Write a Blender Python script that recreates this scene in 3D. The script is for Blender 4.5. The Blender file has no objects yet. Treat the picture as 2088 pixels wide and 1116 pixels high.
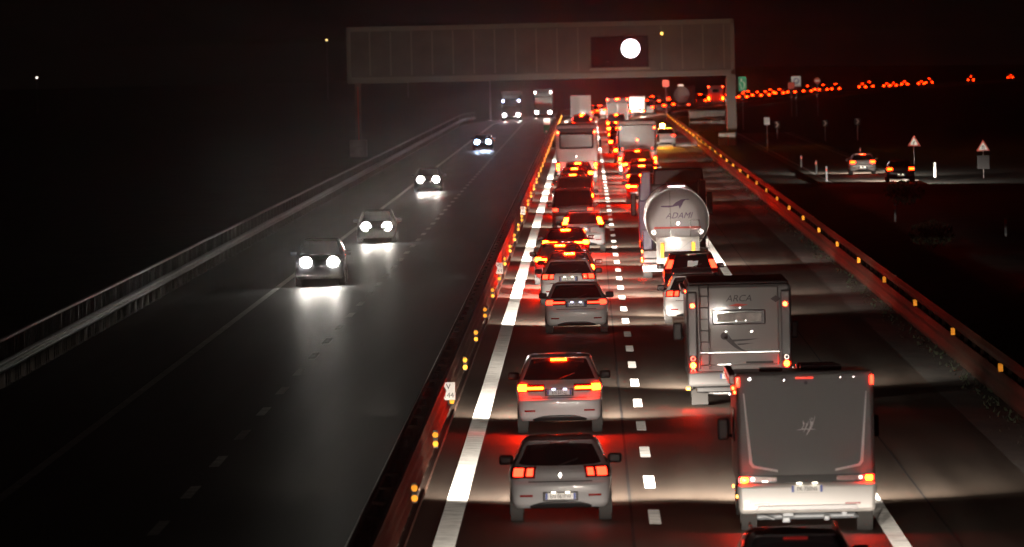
import bpy, bmesh, math, random
from mathutils import Vector, Matrix, Euler
random.seed(7)
S = bpy.context.scene
COL = S.collection
R = math.radians

# ------------------------------------------------------------------ camera
cam_d = bpy.data.cameras.new("camera")
cam = bpy.data.objects.new("camera", cam_d); COL.objects.link(cam)
cam_d.sensor_width = 36.0
cam_d.lens = 300.0
cam_d.clip_start = 1.0
cam_d.clip_end = 20000.0
rot = Matrix.Rotation(R(0.530), 3, 'Z') @ Matrix.Rotation(R(90 - 1.4637), 3, 'X') @ Matrix.Rotation(R(-1.3), 3, 'Z')
m4 = rot.to_4x4(); m4.translation = Vector((0, 0, 7.9))
cam.matrix_world = m4
cam_d.dof.use_dof = True
cam_d.dof.focus_distance = 230.0
cam_d.dof.aperture_fstop = 4.0
S.camera = cam

# ------------------------------------------------------------------ night sky
W = bpy.data.worlds.new("World"); S.world = W; W.use_nodes = True
nt = W.node_tree; nt.nodes.clear()
out = nt.nodes.new("ShaderNodeOutputWorld")
sky = nt.nodes.new("ShaderNodeTexSky"); sky.sky_type = 'NISHITA'; sky.sun_disc = False
sky.sun_elevation = R(-8.0); sky.sun_rotation = R(200)
b1 = nt.nodes.new("ShaderNodeBackground"); b1.inputs[1].default_value = 0.05
b2 = nt.nodes.new("ShaderNodeBackground"); b2.inputs[0].default_value = (1.0, 0.62, 0.5, 1); b2.inputs[1].default_value = 0.0016
ad = nt.nodes.new("ShaderNodeAddShader")
nt.links.new(sky.outputs[0], b1.inputs[0]); nt.links.new(b1.outputs[0], ad.inputs[0]); nt.links.new(b2.outputs[0], ad.inputs[1])
nt.links.new(ad.outputs[0], out.inputs[0])

S.render.engine = 'CYCLES'
S.view_settings.view_transform = 'Standard'
S.view_settings.look = 'None'
S.view_settings.exposure = 0.0
S.view_settings.gamma = 1.0
C = S.cycles
C.use_denoising = True
try: C.denoiser = 'OPENIMAGEDENOISE'
except Exception: pass
C.max_bounces = 6; C.diffuse_bounces = 2; C.glossy_bounces = 3; C.transmission_bounces = 2; C.volume_bounces = 0
C.caustics_reflective = False; C.caustics_refractive = False
C.sample_clamp_indirect = 4.0
C.use_light_tree = True
C.denoising_prefilter = 'ACCURATE'

# brightness of the lamps
MAIN, SPILL = 20000.0, 980.0
ON_MAIN, ON_SPILL = 170.0, 12.0
GLARE = 700.0
BRAKE, RUN = 400.0, 9.0
HAZE = 0.00004

# ------------------------------------------------------------------ materials
def mat(name, base, rough=0.5, metal=0.0, emis=None, strength=0.0, coat=0.0, var=0.0, vscale=3.0, bump=0.0, bscale=40.0, spec=0.5, stretch=(1, 1, 1)):
    m = bpy.data.materials.new(name); m.use_nodes = True
    n = m.node_tree.nodes; l = m.node_tree.links
    p = n["Principled BSDF"]
    p.inputs["Base Color"].default_value = (*base, 1)
    p.inputs["Roughness"].default_value = rough
    p.inputs["Metallic"].default_value = metal
    p.inputs["Coat Weight"].default_value = coat
    p.inputs["Specular IOR Level"].default_value = spec
    if emis:
        p.inputs["Emission Color"].default_value = (*emis, 1)
        p.inputs["Emission Strength"].default_value = strength
    if var or bump:
        tc = n.new("ShaderNodeTexCoord"); mp = n.new("ShaderNodeMapping"); mp.inputs["Scale"].default_value = stretch
        l.new(tc.outputs["Object"], mp.inputs[0])
    if var:
        nz = n.new("ShaderNodeTexNoise"); nz.inputs["Scale"].default_value = vscale; nz.inputs["Detail"].default_value = 6
        l.new(mp.outputs[0], nz.inputs["Vector"])
        rp = n.new("ShaderNodeValToRGB")
        rp.color_ramp.elements[0].position = 0.3; rp.color_ramp.elements[1].position = 0.72
        rp.color_ramp.elements[0].color = (*[c * (1 - var) for c in base], 1)
        rp.color_ramp.elements[1].color = (*[min(1, c * (1 + var)) for c in base], 1)
        l.new(nz.outputs["Fac"], rp.inputs[0]); l.new(rp.outputs[0], p.inputs["Base Color"])
    if bump:
        nb = n.new("ShaderNodeTexNoise"); nb.inputs["Scale"].default_value = bscale; nb.inputs["Detail"].default_value = 4
        l.new(mp.outputs[0], nb.inputs["Vector"])
        bp = n.new("ShaderNodeBump"); bp.inputs["Strength"].default_value = bump; bp.inputs["Distance"].default_value = 0.02
        l.new(nb.outputs["Fac"], bp.inputs["Height"]); l.new(bp.outputs[0], p.inputs["Normal"])
    return m

def asphalt_mat(name, base, rough, vr=.12, lo=.52, hi=1.55):
    m = bpy.data.materials.new(name); m.use_nodes = True
    n = m.node_tree.nodes; l = m.node_tree.links; p = n["Principled BSDF"]
    tc = n.new("ShaderNodeTexCoord")
    def noise(scale, st, det=6):
        mp = n.new("ShaderNodeMapping"); mp.inputs["Scale"].default_value = st
        l.new(tc.outputs["Object"], mp.inputs[0])
        z = n.new("ShaderNodeTexNoise"); z.inputs["Scale"].default_value = scale; z.inputs["Detail"].default_value = det
        l.new(mp.outputs[0], z.inputs["Vector"]); return z
    a = noise(1.0, (1.3, 0.03, 1)); b = noise(0.16, (1, .35, 1)); c = noise(30.0, (1, 1, 1), 3)
    mx = n.new("ShaderNodeMath"); mx.operation = 'ADD'; l.new(a.outputs["Fac"], mx.inputs[0]); l.new(b.outputs["Fac"], mx.inputs[1])
    mx2 = n.new("ShaderNodeMath"); mx2.operation = 'MULTIPLY_ADD'; mx2.inputs[1].default_value = 0.5
    l.new(c.outputs["Fac"], mx2.inputs[0]); l.new(mx.outputs[0], mx2.inputs[2])
    rp = n.new("ShaderNodeValToRGB")
    rp.color_ramp.elements[0].position = 0.45; rp.color_ramp.elements[1].position = 0.95
    mr = n.new("ShaderNodeMapRange"); mr.inputs[1].default_value = 0.7; mr.inputs[2].default_value = 1.9
    l.new(mx2.outputs[0], mr.inputs[0]); l.new(mr.outputs[0], rp.inputs[0])
    rp.color_ramp.elements[0].position = 0.2; rp.color_ramp.elements[1].position = 0.8
    rp.color_ramp.elements[0].color = (*[v * lo for v in base], 1); rp.color_ramp.elements[1].color = (*[v * hi for v in base], 1)
    l.new(rp.outputs[0], p.inputs["Base Color"])
    p.inputs["Roughness"].default_value = rough
    rr = n.new("ShaderNodeMapRange"); rr.inputs[1].default_value = .3; rr.inputs[2].default_value = .7; rr.inputs[3].default_value = rough - vr; rr.inputs[4].default_value = rough + vr
    l.new(a.outputs["Fac"], rr.inputs[0]); l.new(rr.outputs[0], p.inputs["Roughness"])
    bp = n.new("ShaderNodeBump"); bp.inputs["Strength"].default_value = 0.35; bp.inputs["Distance"].default_value = 0.01
    l.new(c.outputs["Fac"], bp.inputs["Height"]); l.new(bp.outputs[0], p.inputs["Normal"])
    return m

M = {}
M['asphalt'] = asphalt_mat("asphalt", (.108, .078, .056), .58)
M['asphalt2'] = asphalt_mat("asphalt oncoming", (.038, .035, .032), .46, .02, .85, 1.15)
M['paint'] = mat("road paint", (.62, .62, .60), .6, var=.30, vscale=2.6, bump=.1)
M['earth'] = mat("earth and grass", (.030, .034, .018), .95, var=.5, vscale=.35)
M['verge'] = mat("gravelly verge", (.085, .075, .058), .95, var=.6, vscale=1.3, stretch=(1, .35, 1), bump=.5, bscale=8)
M['grass'] = mat("grass blades", (.012, .018, .006), .95, var=.4, vscale=2)
M['corten'] = mat("weathered steel", (.070, .030, .016), .68, metal=.2, var=.35, vscale=1.5, bump=.15, bscale=15)
M['rail_grey'] = mat("dull rail steel", (.095, .085, .074), .5, metal=.6, var=.25, vscale=1.0, bump=.1, bscale=4)
M['steel'] = mat("galvanised steel", (.48, .48, .48), .4, metal=.8, var=.12)
M['concrete'] = mat("concrete", (.32, .30, .28), .85, var=.25, vscale=1.2, bump=.2, bscale=10)
M['gantry'] = mat("gantry panels", (.075, .075, .071), .6, metal=.0, var=.25, vscale=.5)
M['gantry_dark'] = mat("gantry trim", (.15, .149, .142), .65, metal=.0)
M['black'] = mat("black plastic", (.018, .018, .019), .5)
M['darkpost'] = mat("dark rusty post", (.010, .006, .004), .9, spec=.05)
M['display'] = mat("display glass", (.010, .008, .010), .85, spec=.05)
M['rubber'] = mat("tyre rubber", (.035, .034, .033), .8, bump=.3, bscale=30)
M['glass'] = mat("tinted glass", (.012, .012, .014), .08, spec=.6)
M['curtain'] = mat("pale blind", (.42, .41, .40), .8, var=.3, vscale=6)
M['silver'] = mat("silver paint", (.48, .48, .495), .34, coat=.6)
M['warmsilver'] = mat("pale grey paint", (.46, .44, .43), .34, coat=.6)
M['white'] = mat("white paint", (.66, .66, .66), .38, coat=.5)
M['darkred'] = mat("dark red paint", (.14, .012, .010), .3, coat=.8)
M['blackcar'] = mat("black paint", (.016, .016, .018), .28, coat=.8)
M['darkgrey'] = mat("anthracite paint", (.06, .06, .066), .3, coat=.8)
M['navy'] = mat("dark blue paint", (.045, .045, .12), .32, coat=.7)
M['cab_lit_side'] = mat("lit lilac blue cab side", (.16, .14, .28), .35, coat=.6)  # cab colour as lit on its left side; the right side stays black
M['redpaint'] = mat("red paint", (.42, .03, .02), .35, coat=.6)
M['chrome'] = mat("bright steel", (.72, .72, .72), .2, metal=1)
M['tanksteel'] = mat("brushed tank steel", (.30, .285, .285), .42, metal=.3, var=.06, vscale=1.5)
M['camper'] = mat("camper grey panel", (.15, .147, .146), .42, coat=.25, var=.04, vscale=1)
M['camper_light'] = mat("camper silver panel", (.19, .187, .187), .42, coat=.25, var=.04, vscale=1)
M['camper_white'] = mat("camper white", (.58, .57, .55), .3, coat=.5)
M['stripe'] = mat("pale stripe", (.85, .85, .84), .4)
M['logo_dark'] = mat("dark lettering", (.035, .030, .035), .5)
M['logo_purple'] = mat("violet lettering", (.07, .03, .09), .5)
M['logo_red'] = mat("red lettering", (.55, .05, .035), .5)
M['blue'] = mat("blue plate band", (.03, .08, .42), .4)
def retro(name, base): return mat(name, base, .30, metal=.75)
M['plate'] = mat("plate white", (.8, .8, .78), .35)
M['amber_ref'] = retro("amber reflector", (.62, .23, .012))
M['white_ref'] = retro("white reflector", (.95, .95, .92))
M['sign_white'] = mat("sign white sheeting", (.86, .86, .84), .33, metal=.5)
M['sign_green'] = mat("sign green sheeting", (.03, .36, .20), .33, metal=.5)
M['sign_red'] = mat("sign red sheeting", (.62, .10, .07), .33, metal=.5)
M['sign_blue'] = mat("sign blue sheeting", (.10, .11, .35), .33, metal=.5)
M['sign_grey'] = mat("sign grey back", (.25, .27, .29), .5, metal=.3)
def lamp(name, col, st): return mat(name, tuple(min(1, c * .6) for c in col), .2, emis=col, strength=st)
RED = (1.0, .032, .012)
M['brake'] = lamp("lit brake lamp", (1.0, .012, .0004), BRAKE)
M['bar'] = lamp("lit high brake lamp", (1.0, .013, .0005), BRAKE * .7)
M['brake2'] = lamp("lit strong brake lamp", (1.0, .010, .0003), 1300)
M['bar2'] = lamp("lit strong high brake lamp", (1.0, .012, .0004), 900)
M['farbrake'] = lamp("lit far brake lamp", (1.0, .02, .001), 45)
M['run'] = lamp("lit tail lamp", RED, RUN)
M['dimred'] = lamp("dim red lamp", RED, 1.1)
M['marker'] = lamp("red marker lamp", (1.0, .03, .006), 60)
M['lens'] = mat("red lens", (.30, .01, .008), .2, coat=.5)
M['platelamp'] = lamp("plate lamp", (1.0, .88, .68), 7)
M['platelamp_cool'] = lamp("plate lamp cool", (.72, .70, 1.0), 9)
M['head'] = lamp("lit headlamp", (1.0, .95, .87), 150)
M['head_blue'] = lamp("lit xenon headlamp", (.40, .64, 1.0), 150)
M['bluelamp'] = lamp("blue white marker", (.45, .5, 1.0), 40)
M['whitelamp'] = lamp("white marker", (1.0, .92, .85), 30)
M['headoff'] = mat("clear lens", (.5, .5, .5), .1, coat=.6)
M['amberlamp'] = lamp("amber beacon", (1.0, .36, .02), 2600)
M['indicator'] = lamp("amber side lamp", (1.0, .38, .05), 9)
M['led'] = lamp("lit display disc", (1.0, .93, 1.0), 6)
M['farlamp'] = lamp("street bulb", (1.0, .92, .8), 7)
M['farlamp_w'] = lamp("street bulb warm", (1.0, .7, .25), 9)
M['ambsmall'] = lamp("small amber signal", (1.0, .6, .1), 5)

# ------------------------------------------------------------------ helpers
def off(y):
    """sideways shift of the carriageway: straight, then easing off to the right"""
    if y < 1000: return 0.0
    if y < 1084: return (y - 1000) ** 2 / 2400.0
    if y < 1700: return 2.94 + (y - 1084) * .07
    return 46.06 + (y - 1700) * .086
def slope(y): return (off(y + .5) - off(y - .5))
def zr(x): return -.025 * abs(x + 3.25)
def zy(y): return -.0024 * max(0.0, y - 1300)
def ground_at(lat): return zr(lat)

class MB:
    def __init__(s): s.v = []; s.f = []; s.mi = []; s.sm = []
    def add(s, vs, fs, mi=0, smooth=False):
        o = len(s.v); s.v += [tuple(p) for p in vs]
        for f in fs: s.f.append([i + o for i in f]); s.mi.append(mi); s.sm.append(smooth)
        return s
    def box(s, c, d, bev=0.0, seg=2, mi=0, rot=None, taper=None):
        bm = bmesh.new(); bmesh.ops.create_cube(bm, size=1)
        for v in bm.verts:
            t = 1.0
            v.co = Vector((v.co.x * d[0], v.co.y * d[1], v.co.z * d[2]))
        if taper:
            for v in bm.verts: v.co = Vector(taper(v.co))
        if bev: bmesh.ops.bevel(bm, geom=list(bm.edges), offset=bev, segments=seg, affect='EDGES', profile=.5)
        bmesh.ops.recalc_face_normals(bm, faces=list(bm.faces))
        mt = Matrix.Translation(Vector(c)) @ (rot.to_4x4() if rot else Matrix.Identity(4))
        vs = [mt @ v.co for v in bm.verts]; bm.verts.index_update()
        s.add(vs, [[v.index for v in f.verts] for f in bm.faces], mi, False); bm.free(); return s
    def cyl(s, p0, p1, r0, r1=None, n=16, mi=0, caps=True, smooth=True):
        r1 = r0 if r1 is None else r1
        p0 = Vector(p0); p1 = Vector(p1); d = (p1 - p0).normalized()
        a = d.orthogonal().normalized(); b = d.cross(a)
        vs = []
        for k in range(n):
            t = 2 * math.pi * k / n; q = a * math.cos(t) + b * math.sin(t)
            vs += [p0 + q * r0, p1 + q * r1]
        s.add(vs, [[2 * k, 2 * ((k + 1) % n), 2 * ((k + 1) % n) + 1, 2 * k + 1] for k in range(n)], mi, smooth)
        if caps:
            s.add([vs[2 * k] for k in range(n)], [list(range(n))[::-1]], mi)
            s.add([vs[2 * k + 1] for k in range(n)], [list(range(n))], mi)
        return s
    def tube(s, pts, r, n=8, mi=0):
        for a, b in zip(pts[:-1], pts[1:]): s.cyl(a, b, r, n=n, mi=mi)
        return s
    def prism(s, poly, y0, y1, mi=0):
        """outline in x,z, thickness from y0 (towards -y) to y1"""
        n = len(poly)
        ar = sum(poly[i][0] * poly[(i + 1) % n][1] - poly[(i + 1) % n][0] * poly[i][1] for i in range(n))
        if ar < 0: poly = poly[::-1]
        vs = [(x, y0, z) for x, z in poly] + [(x, y1, z) for x, z in poly]
        fs = [list(range(n)), list(range(n, 2 * n))[::-1]] + [[i, n + i, n + (i + 1) % n, (i + 1) % n] for i in range(n)]
        return s.add(vs, fs, mi)
    def disc(s, c, r, y1=.02, n=24, mi=0):
        return s.cyl(c, (c[0], c[1] + y1, c[2]), r, n=n, mi=mi, smooth=False)
    def ring(s, c, ro, ri, depth=.02, n=28, mi=0, arc=(0, 360)):
        vs = []; full = arc[1] - arc[0] >= 360
        m = n if full else n + 1
        for k in range(m):
            t = R(arc[0] + (arc[1] - arc[0]) * k / n); cx, cz = math.cos(t), math.sin(t)
            vs += [(c[0] + cx * ro, c[1], c[2] + cz * ro), (c[0] + cx * ri, c[1], c[2] + cz * ri), (c[0] + cx * ro, c[1] + depth, c[2] + cz * ro), (c[0] + cx * ri, c[1] + depth, c[2] + cz * ri)]
        fs = []
        for k in range(n):
            a = 4 * k; b = 4 * ((k + 1) % m)
            fs += [[a, a + 1, b + 1, b], [a + 2, b + 2, b + 3, a + 3], [a, b, b + 2, a + 2], [a + 1, a + 3, b + 3, b + 1]]
        return s.add(vs, fs, mi)
    def build(s, name, m, parent=None, loc=None):
        me = bpy.data.meshes.new(name); me.from_pydata(s.v, [], s.f)
        ms = m if isinstance(m, (list, tuple)) else [m]
        for q in ms: me.materials.append(M[q])
        me.polygons.foreach_set("material_index", s.mi); me.polygons.foreach_set("use_smooth", s.sm)
        me.update(); me.validate()
        o = bpy.data.objects.new(name, me); COL.objects.link(o)
        if parent: o.parent = parent
        if loc: o.location = loc
        return o

def tag(o, label=None, cat=None, group=None, kind=None):
    if label: o["label"] = label
    if cat: o["category"] = cat
    if group: o["group"] = group
    if kind: o["kind"] = kind
    return o
def thing(name, label, cat, loc=(0, 0, 0), rz=0.0, group=None):
    o = bpy.data.objects.new(name, None); COL.objects.link(o); o.empty_display_size = .3
    o.location = loc; o.rotation_euler = (0, 0, rz); return tag(o, label, cat, group)
def text(s, size, m, parent, loc, name="lettering", shear=0.0, sx=1.0, depth=.003, flip=False):
    cu = bpy.data.curves.new(name, 'FONT'); cu.body = s; cu.size = size; cu.align_x = 'CENTER'; cu.align_y = 'CENTER'; cu.extrude = depth; cu.shear = shear
    t = bpy.data.objects.new("tmp", cu); COL.objects.link(t)
    dg = bpy.context.evaluated_depsgraph_get(); me = bpy.data.meshes.new_from_object(t.evaluated_get(dg))
    bpy.data.objects.remove(t); bpy.data.curves.remove(cu)
    me.name = name; me.materials.clear(); me.materials.append(M[m])
    me.transform(Matrix.Diagonal((sx, 1, 1, 1)))
    me.transform(Matrix.Rotation(R(90), 4, 'X'))
    o = bpy.data.objects.new(name, me); COL.objects.link(o); o.parent = parent; o.location = loc
    return o
def spot(parent, loc, energy, col, tilt, half_h, half_v, blend, size=.06):
    d = bpy.data.lights.new("lamp_light", 'SPOT'); d.energy = energy; d.color = col
    d.spot_size = 2 * R(half_h); d.spot_blend = blend; d.shadow_soft_size = size
    o = bpy.data.objects.new("lamp_light", d); COL.objects.link(o); o.parent = parent; o.location = loc
    o.rotation_euler = (R(90 - tilt), 0, 0)
    o.scale = (1, math.tan(R(half_v)) / math.tan(R(half_h)), 1)
    return o
def beams(parent, xs, y, z, col=(1, .87, .74), main=None, spill=None, both=True):
    main = MAIN if main is None else main; spill = SPILL if spill is None else spill
    pts = [(-xs, y, z), (xs, y, z)] if both else [(0, y, z)]
    k = 1.0 if both else 2.0
    for p in pts: spot(parent, p, main * k, col, 6.6, 32, 7.6, .85)
    spot(parent, (0, y + .02, z + .02), spill * 2, col, 1.5, 50, 26, 1.0)

# ------------------------------------------------------------------ road, lines, ground
def ys(a, b):
    out = [a]; y = a
    while y < b:
        y += 12 if y < 1000 else (8 if y < 1100 else 30)
        out.append(min(y, b))
    return out
def strip(name, m, lat0, lat1, y0, y1, dz=0.0, kind='structure', parent=None, nx=1, flat=None):
    Y = ys(y0, y1); vs = []; fs = []
    for y in Y:
        for i in range(nx + 1):
            x = lat0 + (lat1 - lat0) * i / nx
            vs.append((x + off(y), y, (zr(x) if flat is None else flat) + dz + zy(y)))
    for j in range(len(Y) - 1):
        for i in range(nx):
            a = j * (nx + 1) + i; fs.append([a, a + 1, a + nx + 2, a + nx + 1])
    o = MB().add(vs, fs).build(name, m, parent)
    if kind and not parent: o["kind"] = kind
    return o
# ground sheet: cross-section follows the road, reaching to the horizon
prof = [(-2600, -9), (-300, -5), (-60, -3.2), (-22, -2.2), (-16.2, -.62), (-15.6, -.42), (9.0, -.42), (9.8, -.42), (11.0, -.5), (12.0, -.52), (40, -1.2), (80, -2.2), (300, -5), (2600, -9)]
gy = [-150, 0, 100] + [150 + 12 * i for i in range(75)] + [1080 + 60 * i for i in range(30)] + [3000, 4200, 6500]
vs = []; fs = []
def bank(x, y):
    b = 0.0
    if 10.5 < x < 60 and y < 505:
        b = .75 * min(1, (x - 10.5) / 3.0) * min(1, max(0, (505 - y) / 14.0))
    return b
pxs = [p[0] for p in prof]
gx = sorted(set(pxs + [14, 17, 20, 24, 28, 33]))
def pz(x):
    for (a, za), (b, zb) in zip(prof[:-1], prof[1:]):
        if a <= x <= b: return za + (zb - za) * (x - a) / (b - a)
    return -9
for y in gy:
    for x in gx: vs.append((x + off(min(y, 2600)), y, pz(x) + bank(x, y) + zy(min(y, 3000)) + (random.uniform(-.05, .05) if x > 12 or x < -17 else 0)))
n = len(gx)
for j in range(len(gy) - 1):
    for i in range(n - 1): fs.append([j * n + i, j * n + i + 1, (j + 1) * n + i + 1, (j + 1) * n + i])
g = MB().add(vs, fs, 0, True).build("ground", 'earth'); g["kind"] = "structure"
strip("road", 'asphalt', -3.25, 8.6, 40, 2700, 0, nx=6)
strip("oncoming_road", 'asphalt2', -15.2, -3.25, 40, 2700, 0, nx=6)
strip("verge", 'verge', 8.15, 9.9, 40, 1200, .012, nx=2)
def ribs(mb, a, b, y0, y1):
    # ribs added across the painted lines, front faces tilted to catch the headlights
    y = y0; h = .009
    while y < y1 - .05:
        p = .16 if y < 320 else (.32 if y < 700 else .8); hh = h * p / .16 * .8
        q = min(p, y1 - y) * .98; ya = y; yb = y + hh * 1.0; yc = y + q
        vs = []
        for yy, dz in ((ya, .003), (yb, .003 + hh), (yc, .004)):
            for x in (a, b): vs.append((x + off(yy), yy, zr(x) + dz + zy(yy)))
        mb.add(vs, [[0, 1, 3, 2], [2, 3, 5, 4]]); y += p
    return mb
def line(name, a, b, y0, y1):
    o = ribs(MB(), a, b, y0, y1).build(name, 'paint'); o["kind"] = "structure"
line("solid_edge_line", -2.66, -2.30, 130, 2400)
line("right_edge_line", 4.80, 5.10, 130, 2400)
line("oncoming_inner_line", -4.10, -3.90, 130, 2000)
strip("oncoming_outer_line", 'paint', -11.30, -11.08, 40, 2700, .005)
def dashes(name, lat, y0, y1, per=12.0, ln=4.5, w=.2, rib=True):
    mb = MB(); y = y0
    while y < y1:
        if rib: ribs(mb, lat - w / 2, lat + w / 2, y, y + ln)
        else: mb.add([(x + off(yy), yy, zr(x) + .005) for yy in (y, y + ln) for x in (lat - w / 2, lat + w / 2)], [[0, 1, 3, 2]])
        y += per
    o = mb.build(name, 'paint'); o["kind"] = "structure"
M['tar'] = mat("tar seam", (.012, .011, .011), .7)
strip("tar_seam", 'tar', .58, .63, 60, 700, .004)
strip("shoulder_seam", 'tar', 5.9, 5.94, 60, 500, .004)
dashes("lane_dashes", 1.0, 147.0 - 2.25 - 12, 2600)
dashes("oncoming_lane_dashes", -7.55, 158.9 - 2.25 - 24, 2600, rib=False)
strip("exit_road", 'asphalt', 14.4, 20.6, 420, 860, 0, flat=-.46)
strip("exit_left_line", 'paint', 15.0, 15.16, 420, 860, .005, flat=-.46)
strip("exit_right_line", 'paint', 19.8, 19.95, 420, 860, .005, flat=-.46)

# ------------------------------------------------------------------ barriers
def extrude(profile, Y, latfun=None, closed=True):
    """sweep an x,z outline (x lateral, z above the road there) along the road"""
    n = len(profile); vs = []; fs = []
    for y in Y:
        for x, z in profile: vs.append((x + off(y), y, z + zy(y)))
    m = n if closed else n - 1
    for j in range(len(Y) - 1):
        for i in range(m):
            k = (i + 1) % n; fs.append([j * n + i, j * n + k, (j + 1) * n + k, (j + 1) * n + i])
    if closed: fs += [list(range(n))[::-1], [(len(Y) - 1) * n + i for i in range(n)]]
    return vs, fs
def wave_profile(x, side, z0, z1, waves, depth=.055, th=.006):
    """corrugated beam; side = +1 faces +x"""
    front = []
    k = waves * 8
    for i in range(k + 1):
        u = i / k; front.append((x + side * depth * (.5 - .5 * math.cos(2 * math.pi * waves * u)), z0 + (z1 - z0) * u))
    back = [(a - side * th, b) for a, b in front][::-1]
    return front + back
Yb = ys(100, 1900)
mbx = thing("median_barrier", "long double-sided rusty steel crash barrier dividing the two carriageways", "crash barrier", (-3.27, 110, 0))
def child(mb, name, m, par):
    o = mb.build(name, m); o.parent = par; o.matrix_parent_inverse = Matrix.Translation(-Vector(par.location)); return o
zb = 0.0
for x, sd in ((-3.10, 1), (-3.44, -1)):
    mb = MB(); mb.add(*extrude(wave_profile(x, sd, .36, 1.12, 3), Yb), smooth=True); child(mb, "beam", 'corten', mbx)
    mb = MB(); mb.add(*extrude([(x + .02 * sd, 1.13), (x + .02 * sd, 1.19), (x - .04 * sd, 1.19), (x - .04 * sd, 1.13)], Yb)); child(mb, "top_rail", 'corten', mbx)
    mb = MB(); mb.add(*extrude([(x + .05 * sd, .10), (x + .05 * sd, .19), (x - .02 * sd, .19), (x - .02 * sd, .10)], Yb)); child(mb, "lower_rail", 'corten', mbx)
k = 0; y = 107.4
rest = MB()
while y < 900:
    mb = MB()
    mb.box((-3.27, y, .55), (.10, .14, 1.2)); mb.box((-3.27, y, 1.16), (.30, .12, .05), .008)
    if k < 90: child(mb, "post", 'corten', mbx)
    else:
        rest.v += []; o = len(rest.v); rest.v += mb.v; rest.f += [[i + o for i in f] for f in mb.f]; rest.mi += mb.mi; rest.sm += mb.sm
    y += 4.4; k += 1
if rest.v: child(rest, "post", 'corten', mbx)["kind"] = "stuff"
y = 141.0
while y < 1000:
    mb = MB(); mb.box((-3.0, y + .02, .70), (.09, .03, .34), .005)
    ref = child(mb, "reflector_bracket", 'black', mbx)
    for dz in (-.085, .085):
        m2 = MB(); m2.disc((-3.0, y - .012, .70 + dz), .054, .015); o = child(m2, "reflector", 'amber_ref', mbx)
    y += 19.7 if y < 400 else 24
def km_sign(d, a, b, label):
    t = thing("kilometre_sign", label, "kilometre sign", (-3.0, d, 0), 0, "small kilometre plates on the median barrier")
    MB().box((0, .0, .95), (.04, .04, .5)).build("post", 'black', t)
    p = MB().box((0, -.04, .99), (.28, .012, .37), .004).build("plate", 'sign_white', t)
    text(a, .16, 'black', p, (0, -.05, 1.08)); text(b, .15, 'black', p, (0, -.05, .90))
km_sign(176.4, "V", "144", "small white kilometre plate reading V 144 on the median barrier")
km_sign(277.6, "VI", "144", "small white plate reading VI 144 on the median barrier beside the white cars")
km_sign(379.8, "VII", "144", "small faint white plate reading VII 144 farther along the median barrier")

rb = thing("guard_rail", "brown weathered steel guard rail with amber reflectors along the right shoulder", "guard rail", (9.5, 110, 0))
for z0, z1, nm in ((.42, .74, "beam"), (.0, .0, None)):
    if nm:
        mb = MB(); mb.add(*extrude(wave_profile(9.42, -1, -.31, .36, 2), Yb), smooth=True); child(mb, "beam", 'corten', rb)
        mb = MB(); mb.add(*extrude(wave_profile(9.42, -1, .54, .82, 1), Yb)); child(mb, "upper_rail", 'corten', rb)
k = 0; y = 150.0; rest = MB()
while y < 1150:
    mb = MB(); mb.box((9.52 + off(y), y, .2), (.09, .12, 1.15))
    if k < 90: child(mb, "post", 'darkpost', rb)
    else:
        o = len(rest.v); rest.v += mb.v; rest.f += [[i + o for i in f] for f in mb.f]; rest.mi += mb.mi; rest.sm += mb.sm
    y += 4.5; k += 1
child(rest, "post", 'darkpost', rb)["kind"] = "stuff"
y = 196.8 - 25.6
while y < 1060:
    m2 = MB(); m2.box((9.40 + off(y), y, .45), (.12, .03, .20), .006); child(m2, "reflector", 'amber_ref', rb)
    y += 25.6

br = thing("bridge_railing", "long metal railing with handrail and pickets along the far left shoulder", "railing", (-15, 100, 0))
YL = [100 + 8 * i for i in range(120)]
random.seed(11)
wob = {y: random.uniform(-.05, .05) for y in YL}
def ex2(profile, th=None):
    n = len(profile); vs = []; fs = []
    for y in YL:
        for x, z in profile: vs.append((x + off(y) + wob[y] * .5, y, z + wob[y] * .4))
    for j in range(len(YL) - 1):
        for i in range(n):
            k = (i + 1) % n; fs.append([j * n + i, j * n + k, (j + 1) * n + k, (j + 1) * n + i])
    return vs, fs
mb = MB(); mb.add(*ex2([(x - 15.03, z) for x, z in [(0, .93), (.07, .93), (.09, .97), (.07, 1.02), (0, 1.02), (-.02, .97)]]), smooth=True); child(mb, "handrail", 'rail_grey', br)
mb = MB(); mb.add(*ex2(wave_profile(-14.95, 1, .16, .48, 2)), smooth=True); child(mb, "beam", 'rail_grey', br)
mb = MB()
y = 130.0
while y < 420:
    mb.box((-15.05, y, .3), (.02, .03, 1.3)); y += .9
child(mb, "pickets", 'rail_grey', br)["kind"] = "stuff"
mb = MB(); y = 130.0
while y < 1000:
    mb.box((-15.1 + off(y), y, .22), (.10, .12, 1.4)); y += 4.0
child(mb, "posts", 'rail_grey', br)["kind"] = "stuff"

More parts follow.
